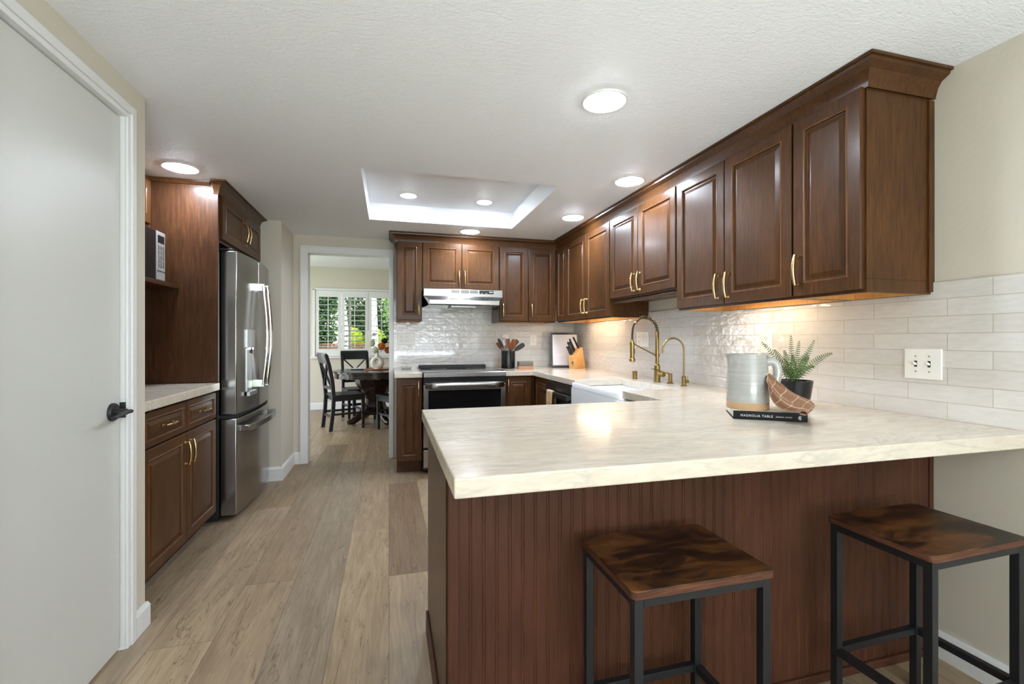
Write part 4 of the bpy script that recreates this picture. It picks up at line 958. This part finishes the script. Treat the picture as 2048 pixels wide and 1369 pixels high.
for k, (r, h, d, lf, wd) in enumerate([(-0.135, 0.290, 0.02, 0.03, 0.040), (-0.150, 0.232, -0.03, 0.035, 0.036), (-0.08, 0.215, -0.06, 0.05, 0.036), (-0.012, 0.320, 0.0, 0.02, 0.030), (-0.06, 0.255, 0.05, 0.03, 0.040), (0.045, 0.295, 0.03, 0.01, 0.028), (0.088, 0.300, -0.01, 0.01, 0.030), (0.175, 0.238, 0.0, 0.055, 0.034), (0.10, 0.235, 0.06, 0.04, 0.034), (0.03, 0.225, -0.06, 0.04, 0.032), (-0.035, 0.235, -0.045, 0.03, 0.036), (-0.10, 0.180, -0.03, 0.05, 0.030), (0.06, 0.18, -0.05, 0.05, 0.026), (0.0, 0.25, 0.07, 0.03, 0.034)]): frond(vtip(r, h, d), lf, wd, seed=k)
# napkin
yw = Matrix.Rotation(-yaw, 3, 'Z')
def fromview(u, v, dep):
    a = (u - 1024) / F_PX; b = (HY - v) / F_PX
    q = yw @ Vector((a * dep, dep, 0)); return Vector((q.x, q.y, 1.2 + b * dep))
NAP = [  # rows run from the handle end to the free end; columns from the upper ridge to the lower edge (u, v, distance)
    [(1534, 744, 1.735), (1533, 750, 1.715), (1533, 757, 1.70), (1534, 764, 1.69), (1536, 772, 1.69)],
    [(1550, 756, 1.74), (1544, 762, 1.70), (1543, 770, 1.68), (1541, 778, 1.665), (1541, 788, 1.665)],
    [(1568, 770, 1.74), (1561, 776, 1.69), (1556, 786, 1.66), (1551, 796, 1.645), (1549, 804, 1.645)],
    [(1588, 784, 1.735), (1581, 792, 1.68), (1574, 802, 1.645), (1566, 811, 1.63), (1561, 817, 1.628)],
    [(1607, 794, 1.72), (1601, 802, 1.665), (1594, 811, 1.63), (1586, 819, 1.61), (1578, 823, 1.605)],
    [(1622, 801, 1.70), (1617, 807, 1.65), (1611, 814, 1.615), (1604, 819, 1.59), (1598, 822, 1.585)],
    [(1629, 811, 1.68), (1628, 814, 1.635), (1623, 818, 1.60), (1617, 821, 1.58), (1613, 824, 1.57)]]
NAP += [[(1626, 817, 1.665), (1627, 819, 1.63), (1624, 824, 1.598), (1619, 829, 1.575), (1615, 834, 1.565)],
        [(1612, 812, 1.69), (1608, 816, 1.65), (1604, 822, 1.615), (1600, 826, 1.59), (1596, 829, 1.58)]]
nl = []
toc = (yw @ Vector((0, -1, 0.35))).normalized()
for i, row in enumerate(NAP):
    P = [fromview(*p) for p in row]; out = []
    for j in range(17):
        u = j / 16 * 4; k = min(int(u), 3); p = P[k].lerp(P[k + 1], u - k)
        A_ = (0.004, 0.010, 0.014, 0.014, 0.012, 0.008, 0.004, 0.002, 0.001)[i]
        p = p + toc * A_ * math.cos(2 * PI * (j / 16 * 2.2 + 0.12 * i) + 0.6)
        on_book = i < 6
        if p.z < BT + 0.005 and i < 7: p.z = BT + 0.005
        if i == 8 and p.z < BT + 0.004: p.z = BT + 0.004
        out.append(p)
    nl.append(out)
nl[8] = [p + Vector((0, 0, -0.0)) for p in nl[8]]
cloth('napkin', nl, 'napkin', 'brown checked cloth napkin draped over the book beside the pitcher', 'napkin', 0.004, 2, uv=(1.5, 0.95))

# ------------------------------------------------------------------ bar stools
def stool(label, x0, x1, y0, y1, zt, rz=0.0):
    t = thing('bar_stool', label, 'stool', ((x0 + x1) / 2, (y0 + y1) / 2, 0), rz, 'bar stools'); a, b = (x1 - x0) / 2, (y1 - y0) / 2
    st = MB().loft([rr(-a, a, -b, b, 0.014, zt - 0.019), rr(-a, a, -b, b, 0.014, zt - 0.0015), rr(-a + 0.0015, a - 0.0015, -b + 0.0015, b - 0.0015, 0.013, zt)]).out('seat', 'rustic', t, smooth=True, ang=30)
    MB().loft([rr(-a - 0.0006, a + 0.0006, -b - 0.0006, b + 0.0006, 0.0145, zt - 0.0188), rr(-a - 0.0006, a + 0.0006, -b - 0.0006, b + 0.0006, 0.0145, zt - 0.002)], False, False).out('edge_band', 'rusticedge', st, smooth=True)
    L = 0.023; ia, ib = a - 0.007, b - 0.007
    for sx in (-1, 1):
        for sy in (-1, 1):
            lg = MB().box(min(sx * ia, sx * (ia - L)), max(sx * ia, sx * (ia - L)), min(sy * ib, sy * (ib - L)), max(sy * ib, sy * (ib - L)), 0.004, zt - 0.0195).out('leg', 'stoolmetal', t, bevel=0.0015)
            MB().box(min(sx * ia, sx * (ia - L)), max(sx * ia, sx * (ia - L)), min(sy * ib, sy * (ib - L)), max(sy * ib, sy * (ib - L)), 0, 0.004).out('foot_cap', 'rubber', lg)
            m2 = MB(); zz = zt - 0.033
            for dz in (zz, 0.205): m2.cyl((sx * (ia - 0.001), sy * (ib - 0.0115), dz), (sx * (ia + 0.0016), sy * (ib - 0.0115), dz), 0.0036, 8)
            m2.out('bolts', 'blackmat', lg)
    for (nm, z0, z1) in (('apron_rail', zt - 0.042, zt - 0.0196), ('foot_rail', 0.192, 0.214)):
        for sy in (-1, 1):
            ya, yb_ = sorted((sy * ib, sy * (ib - 0.020))); MB().box(-ia + L + 0.0004, ia - L - 0.0004, ya, yb_, z0, z1).out(nm, 'stoolmetal', t, bevel=0.001)
        for sx in (-1, 1):
            xa, xb = sorted((sx * ia, sx * (ia - 0.020))); MB().box(xa, xb, -ib + L + 0.0004, ib - L - 0.0004, z0, z1).out(nm, 'stoolmetal', t, bevel=0.001)
    return t
stool('rustic brown bar stool in front of the middle of the peninsula', 0.530, 0.922, 0.915, 1.212, 0.63)
stool('rustic brown bar stool at right, nearest the grey wall', 1.372, 1.768, 0.866, 1.162, 0.63, math.radians(1.5))

# ------------------------------------------------------------------ dining window, shutters
wi = bpy.data.objects.new('window_1', None); C.objects.link(wi); wi.location = ((WX0 + WX1) / 2, WY, WZ0); struct(wi, 'dining room window with white shutters')
wx = (WX0 + WX1) / 2; hw2 = (WX1 - WX0) / 2; hh = WZ1 - WZ0
mb = MB()
for b in ((-hw2, -hw2 + 0.03, 0, hh), (hw2 - 0.03, hw2, 0, hh)): mb.box(b[0], b[1], 0.07, 0.12, b[2], b[3])
mb.box(-hw2 + 0.03, hw2 - 0.03, 0.07, 0.12, 0, 0.035); mb.box(-hw2 + 0.03, hw2 - 0.03, 0.07, 0.12, hh - 0.035, hh); mb.box(-0.13, -0.09, 0.07, 0.12, 0.035, hh - 0.035)
mb.out('window_frame', 'trim', wi)
MB().box(-hw2 + 0.03, hw2 - 0.03, 0.092, 0.096, 0.035, hh - 0.035).out('pane', 'glass', wi)
mb = MB(); q = 0.028
for b in ((-hw2 - 0.012, -hw2 + q, 0, hh), (hw2 - q, hw2 + 0.012, 0, hh)): mb.box(b[0], b[1], -0.028, 0.05, b[2], b[3])
mb.box(-hw2 - 0.012, hw2 + 0.012, -0.028, 0.05, hh - 0.02, hh + 0.014); mb.out('shutter_frame', 'trim', wi, bevel=0.003)
MB().box(-hw2 - 0.05, hw2 + 0.05, -0.05, 0.06, -0.03, -0.0005).out('window_sill', 'trim', wi, bevel=0.004)
def shutter(label, x0, x1, tilt):
    t = thing('plantation_shutter', label, 'shutter', ((x0 + x1) / 2, WY - 0.012, WZ0 + 0.004), 0, 'shutters on the dining window'); a = (x1 - x0) / 2; H = hh - 0.026; sw = 0.05
    za, zb = 0.125, H - 0.112
    mb = MB(); mb.box(-a, -a + sw, 0, 0.028, 0, H); mb.box(a - sw, a, 0, 0.028, 0, H); mb.box(-a + sw, a - sw, 0, 0.028, 0, za); mb.box(-a + sw, a - sw, 0, 0.028, zb, H); mb.out('panel_frame', 'trim', t, bevel=0.002)
    mb = MB(); n = 10; st = (zb - za) / n
    for i in range(n):
        z = za + st * (i + 0.5); mb.T = Matrix.Translation((0, 0.014, z)) @ Matrix.Rotation(tilt, 4, 'X')
        mb.loft([[(x, y, z_) for y, z_ in ((-0.041, 0), (-0.02, -0.005), (0.02, -0.005), (0.041, 0), (0.02, 0.005), (-0.02, 0.005))] for x in (-a + sw + 0.001, a - sw - 0.001)])
    mb.out('louvers', 'trim', t)
    MB().box(-0.006, 0.006, -0.040, -0.029, za + 0.02, zb - 0.01).out('tilt_rod', 'trim', t)
shutter('left white shutter panel with wide open louvers, behind the chair at left', -1.205, -0.80, 0.06)
shutter('middle white shutter panel with slightly tilted louvers', -0.795, -0.352, -0.26)
shutter('right white shutter panel behind the flower vase', -0.347, 0.098, 0.03)
wallplate('outlet_plate', 'white outlet plate low on the dining wall under the window', (-0.97, WY, 0.30), 0, 0.072, 0.115, [(0, 'outlet')], 'outlet')

# ------------------------------------------------------------------ dining furniture
dt = thing('dining_table', 'round dark wood pedestal dining table with scalloped edge', 'table', (-0.19, 6.86, 0))
TR = 0.58
MB().lathe([(TR - 0.012, 0.728), (TR, 0.733), (TR, 0.752), (TR - 0.008, 0.758)], n=64).out('tabletop', 'table', dt, smooth=True)
mb = MB(); n = 192; lo = []
ring_ = lambda r, f: [(r * math.cos(2 * PI * i / n), r * math.sin(2 * PI * i / n), f(i)) for i in range(n)]
sc = lambda i: 0.655 + 0.018 * (1 - abs(math.sin(PI * i / n * 32)))
mb.loft([ring_(TR - 0.022, sc), ring_(TR - 0.022, lambda i: 0.7275), ring_(TR - 0.042, lambda i: 0.7275), ring_(TR - 0.042, sc)], False, False)
Lx = mb.bm.verts; mb.bm.verts.ensure_lookup_table()
for i in range(n): mb.face([mb.bm.verts[i], mb.bm.verts[(i + 1) % n], mb.bm.verts[3 * n + (i + 1) % n], mb.bm.verts[3 * n + i]])
mb.out('apron', 'table', dt)
MB().lathe([(0.17, 0.13), (0.20, 0.18), (0.15, 0.24), (0.13, 0.34), (0.20, 0.46), (0.27, 0.56), (0.30, 0.68), (0.36, 0.7275)], n=8).out('pedestal', 'table', dt, smooth=True, ang=20)
for k in range(4):
    a = math.radians(28 + 90 * k + 180); d = Vector((math.cos(a), math.sin(a), 0))
    MB().tube([d * 0.10 + Vector((0, 0, 0.17)), d * 0.20 + Vector((0, 0, 0.15)), d * 0.28 + Vector((0, 0, 0.085)), d * 0.35 + Vector((0, 0, 0.05)), d * 0.41 + Vector((0, 0, 0.045))], [0.06, 0.058, 0.048, 0.046, 0.03], 10).out('foot', 'table', dt, smooth=True)

def chair(label, loc, rz):
    t = thing('dining_chair', label, 'chair', loc, rz, 'dining chairs')
    MB().loft([rr(-0.215, 0.215, -0.215, 0.20, 0.02, 0.445), rr(-0.22, 0.22, -0.22, 0.20, 0.025, 0.452), rr(-0.22, 0.22, -0.22, 0.20, 0.025, 0.466), rr(-0.17, 0.17, -0.18, 0.16, 0.05, 0.463)]).out('seat', 'chairpaint', t, smooth=True)
    MB().box(-0.20, 0.20, -0.20, -0.18, 0.385, 0.4445).box(-0.20, 0.20, 0.155, 0.175, 0.385, 0.4445).box(-0.20, -0.18, -0.18, 0.155, 0.385, 0.4445).box(0.18, 0.20, -0.18, 0.155, 0.385, 0.4445).out('apron', 'chairpaint', t)
    for s in (-1, 1):
        MB().loft([[(s * 0.185 + dx, -0.19 + dy, z) for dx, dy in ((-h_, -h_), (h_, -h_), (h_, h_), (-h_, h_))] for z, h_ in ((0, 0.015), (0.30, 0.020), (0.4445, 0.021))]).out('leg', 'chairpaint', t)
        pth = [(0, 0.235), (0.25, 0.205), (0.44, 0.195), (0.66, 0.215), (0.86, 0.255), (1.00, 0.295)]
        MB().loft([[(s * (0.185 + 0.006 * z) + dx, y + dy, z) for dx, dy in ((-0.018, -0.022), (0.018, -0.022), (0.018, 0.022), (-0.018, 0.022))] for z, y in pth]).out('leg', 'chairpaint', t)
    def by(z): return 0.195 + max(0, z - 0.44) * 0.17
    mb = MB(); L = []
    for i in range(9):
        x = -0.205 + 0.41 * i / 8; c = 0.02 * (1 - (x / 0.205) ** 2)
        L.append([(x, by(0.88) + c - 0.012, 0.885), (x, by(1.0) + c - 0.014, 1.0), (x, by(1.02) + c + 0.008, 1.022), (x, by(1.0) + c + 0.018, 1.0), (x, by(0.88) + c + 0.012, 0.885)])
    mb.loft(L); mb.out('top_rail', 'chairpaint', t, smooth=True)
    for s in (-1, 1): MB().tube([(s * 0.165, by(0.56), 0.565), (0, by(0.72) + s * 0.004, 0.725), (-s * 0.165, by(0.885), 0.89)], 0.018, 4, flat=0.6).out('cross_brace', 'chairpaint', t)
    MB().box(-0.17, 0.17, by(0.55) - 0.01, by(0.55) + 0.012, 0.535, 0.575).out('lower_rail', 'chairpaint', t)
    for s in (-1, 1): MB().box(s * 0.185 - 0.009, s * 0.185 + 0.009, -0.172, 0.20, 0.20, 0.225).out('stretcher', 'chairpaint', t)
    MB().box(-0.165, 0.165, 0.205, 0.223, 0.165, 0.195).out('stretcher', 'chairpaint', t)
    MB().box(-0.165, 0.165, -0.199, -0.181, 0.235, 0.26).out('stretcher', 'chairpaint', t)
    return t
ch = chair('black cross-back dining chair at the left, back turned to the doorway side', (-0.585, 6.585, 0), math.radians(112))
copy_tree(ch, (-0.44, 7.27, 0), math.radians(17), 'black cross-back dining chair behind the table under the window')
copy_tree(ch, (0.115, 6.24, 0), math.radians(207), 'black dining chair half hidden by the right doorway casing')
# table setting
tt = 0.758
for (x, y, r, lab) in ((-0.45, 7.03, 0.125, 'white dinner plate on the dining table before the far chair'),):
    tag(MB().loft([[(x + q * math.cos(2 * PI * i / 36), y + q * math.sin(2 * PI * i / 36), tt + z) for i in range(36)] for q, z in ((r * 0.6, 0), (r * 0.7, 0.003), (r, 0.014), (r - 0.004, 0.016), (r * 0.7, 0.006), (r * 0.5, 0.005))]).out('plate', 'white', smooth=True), lab, 'plate')
tag(MB().lathe([(0.185, 0), (0.19, 0.004), (0.19, 0.014), (0.18, 0.015), (0.178, 0.009)], (-0.155, 6.93, tt), 40).out('tray', 'tray', smooth=True), 'round brown wooden tray under the vase', 'tray')
vz = tt + 0.0095
va = thing('vase', 'cream ring-shaped ceramic vase holding flowers', 'vase', (-0.165, 6.92, vz), math.radians(-8))
mb = MB(); n = 40; L = []
for i in range(n + 1):
    a = 2 * PI * i / n; R = 0.058; q = 0.040 + 0.010 * math.cos(a - PI * 1.5)
    c = Vector((R * math.cos(a), 0, 0.098 + R * 1.05 * math.sin(a))); o = Vector((math.cos(a), 0, math.sin(a)))
    L.append([c + o * q * math.cos(2 * PI * k / 16) + Vector((0, 1, 0)) * 0.036 * math.sin(2 * PI * k / 16) for k in range(16)])
mb.loft(L, False, False); bmesh.ops.remove_doubles(mb.bm, verts=mb.bm.verts, dist=1e-5); mb.out('body', 'vase', va, smooth=True, ang=80)
MB().loft([[(r * math.cos(2 * PI * i / 20), r * math.sin(2 * PI * i / 20), z) for i in range(20)] for r, z in ((0.034, 0.175), (0.022, 0.205), (0.017, 0.23), (0.021, 0.250), (0.017, 0.250), (0.012, 0.225))]).out('neck', 'vase', va, smooth=True)
MB().lathe([(0.04, 0.0), (0.045, 0.004), (0.036, 0.02)], n=24).out('base', 'vase', va, smooth=True)
def flower(name, label, foot, head, r, m, cat='flower', petals=150, flat=False, seed=1):
    t = thing(name, label, cat, foot, 0, 'flowers in the ring vase'); f = Vector(foot); h = Vector(head) - f; rnd = random.Random(seed)
    MB().tube([(0, 0, 0), h * 0.55 + Vector((0, 0, 0.01)), h], 0.0025, 6).out('stem', 'fern', t)
    mb = MB()
    for i in range(petals):
        zz = 1 - 2 * (i + 0.5) / petals; th = i * 2.399; d = Vector((math.sqrt(1 - zz * zz) * math.cos(th), math.sqrt(1 - zz * zz) * math.sin(th), zz))
        p = h + d * r * 0.8; s = d.cross(Vector((0.3, 0.2, 1))).normalized(); q = d.cross(s); k = r * (0.2 if not flat else 0.45)
        vs_ = [mb.v(p + s * k), mb.v(p + q * k + d * k * 0.5), mb.v(p - s * k), mb.v(p - q * k + d * k * 0.3)]; c = mb.v(p - d * k * 0.35)
        for a_, b_ in zip(vs_, vs_[1:] + vs_[:1]): mb.face([a_, b_, c])
    mb.sphere(h, r * 0.70, 2); mb.out('bloom', m, t)
vb = Vector((-0.165, 6.92, vz + 0.235))
flower('hydrangea', 'white green hydrangea head, upper left of the vase', vb, vb + Vector((-0.080, 0.0, 0.140)), 0.060, 'petalwhite', seed=2)
flower('hydrangea', 'white green hydrangea head, low over the vase neck', vb + Vector((0.003, 0.0, 0)), vb + Vector((-0.03, -0.05, 0.045)), 0.055, 'petalwhite', seed=3)
flower('orange_flower', 'orange bloom right of the hydrangeas', vb + Vector((0, 0.003, 0)), vb + Vector((0.062, -0.03, 0.095)), 0.055, 'petalorange', petals=56, flat=True, seed=4)
flower('orange_flower', 'orange bloom at the right edge of the bouquet', vb + Vector((0.002, 0.003, 0)), vb + Vector((0.150, 0.02, 0.040)), 0.050, 'petalorange', petals=56, flat=True, seed=6)
flower('dark_flower', 'dark purple bloom at the top of the bouquet', vb + Vector((0, -0.003, 0)), vb + Vector((0.10, 0.0, 0.175)), 0.045, 'petaldark', petals=30, flat=True, seed=5)

# ------------------------------------------------------------------ garden
struct(MB().box(-14, 14, 8.52, 30, -0.25, -0.12).box(-14, -2.74, -6, 8.52, -0.25, -0.12).box(-14, 14, -16, -3.35, -0.25, -0.12).out('ground', 'lawn', origin=(0, 0, 0)), 'garden lawn')
def leaves(mb, c, rad, n, size, rnd, droop=0.0):
    for _ in range(n):
        while True:
            d = Vector((rnd.uniform(-1, 1), rnd.uniform(-1, 1), rnd.uniform(-1, 1)))
            if 0.3 < d.length < 1: break
        p = Vector(c) + Vector((d.x * rad[0], d.y * rad[1], d.z * rad[2]))
        a = Vector((rnd.gauss(0, 1), rnd.gauss(0, 1), rnd.gauss(-droop, 0.8))).normalized(); b = a.cross(Vector((rnd.gauss(0, 1), rnd.gauss(0, 1), rnd.gauss(0, 1)))).normalized()
        L, w_ = size * rnd.uniform(0.7, 1.3), size * 0.3
        mb.face([mb.v(p - a * L * 0.5), mb.v(p + b * w_), mb.v(p + a * L * 0.5), mb.v(p - b * w_)])
def tree(label, x, y, h, crowns, m, n, size, seed, tr=0.08, trunk='bark', lean=(0, 0), name='tree', group='trees beyond the fence'):
    rnd = random.Random(seed); t = thing(name, label, 'tree' if name != 'garden_shrub' else 'shrub', (x, y, -0.12), 0, group)
    MB().tube([(lean[0] * u, lean[1] * u, h * u) for u in [i / 6 for i in range(7)]], [tr * (1 - 0.45 * i / 6) for i in range(7)], 10).out('trunk', trunk, t, smooth=True)
    mb = MB()
    for c, r in crowns: leaves(mb, c, r, n, size, rnd, 0.6)
    mb.out('foliage', m, t)
tree('dense green tree seen through the left shutter', -2.0, 13.7, 2.8, [((0, 0, 2.0), (0.78, 0.5, 1.3)), ((-0.2, 0.1, 1.5), (0.7, 0.4, 0.8)), ((0.1, 0.1, 2.8), (0.7, 0.5, 0.9))], 'leafdark', 5200, 0.085, 1)
tree('leaning white birch trunk seen through the middle shutter', -0.78, 10.6, 4.2, [((-0.45, 0.2, 3.6), (0.42, 0.4, 0.5)), ((-0.3, 0.25, 2.75), (0.35, 0.3, 0.35))], 'leafmid', 400, 0.08, 2, 0.085, 'birch', (-0.42, 0.1), 'birch_tree')
tree('straight white birch trunk seen through the right shutter', -0.27, 10.1, 4.2, [((0.2, 0.3, 3.7), (0.42, 0.4, 0.5)), ((0.3, 0.3, 2.4), (0.25, 0.25, 0.9))], 'leafmid', 400, 0.08, 3, 0.105, 'birch', (-0.12, 0.05), 'birch_tree')
tree('dark green tree behind the birches', -0.75, 18.2, 3.8, [((0, 0, 2.9), (1.15, 1.0, 1.9)), ((0.1, 0, 1.7), (1.1, 0.9, 1.0))], 'leafdark', 4200, 0.15, 4)
tree('broad green tree at far left behind the fence', -3.4, 16.2, 3.6, [((0, 0, 2.4), (1.25, 1.0, 1.9))], 'leafdark', 5200, 0.13, 5)
tree('tall mid green tree at the right behind the fence', 0.75, 14.8, 3.6, [((0, 0, 2.4), (0.85, 0.8, 1.7))], 'leafmid', 4200, 0.1, 6)
tree('lime yellow shrub above the fence line left of birch', -1.0, 13.4, 1.0, [((0, 0, 1.3), (0.32, 0.3, 0.35))], 'leaflime', 900, 0.07, 7, 0.03, name='garden_shrub', group='lime shrubs')
tree('lime yellow shrub above the fence line right of birch', -0.38, 13.5, 1.0, [((0, 0, 1.3), (0.30, 0.3, 0.35))], 'leaflime', 900, 0.07, 8, 0.03, name='garden_shrub', group='lime shrubs')
fn_ = thing('garden_fence', 'low weathered wood fence across the garden', 'fence', (-0.8, 12.9, -0.12))
mb = MB()
for i in range(34): mb.box(-2.6 + i * 0.15, -2.6 + i * 0.15 + 0.138, 0, 0.02, 0.03, 1.16 + 0.006 * math.sin(i * 2.1))
mb.out('boards', 'fence', fn_)
MB().box(-2.62, 2.52, -0.03, 0.05, 1.17, 1.21).out('cap_rail', 'fence', fn_)
for k in range(3): MB().box(-2.55 + k * 2.5, -2.45 + k * 2.5, 0.021, 0.11, 0.0, 1.165).out('post', 'fence', fn_)
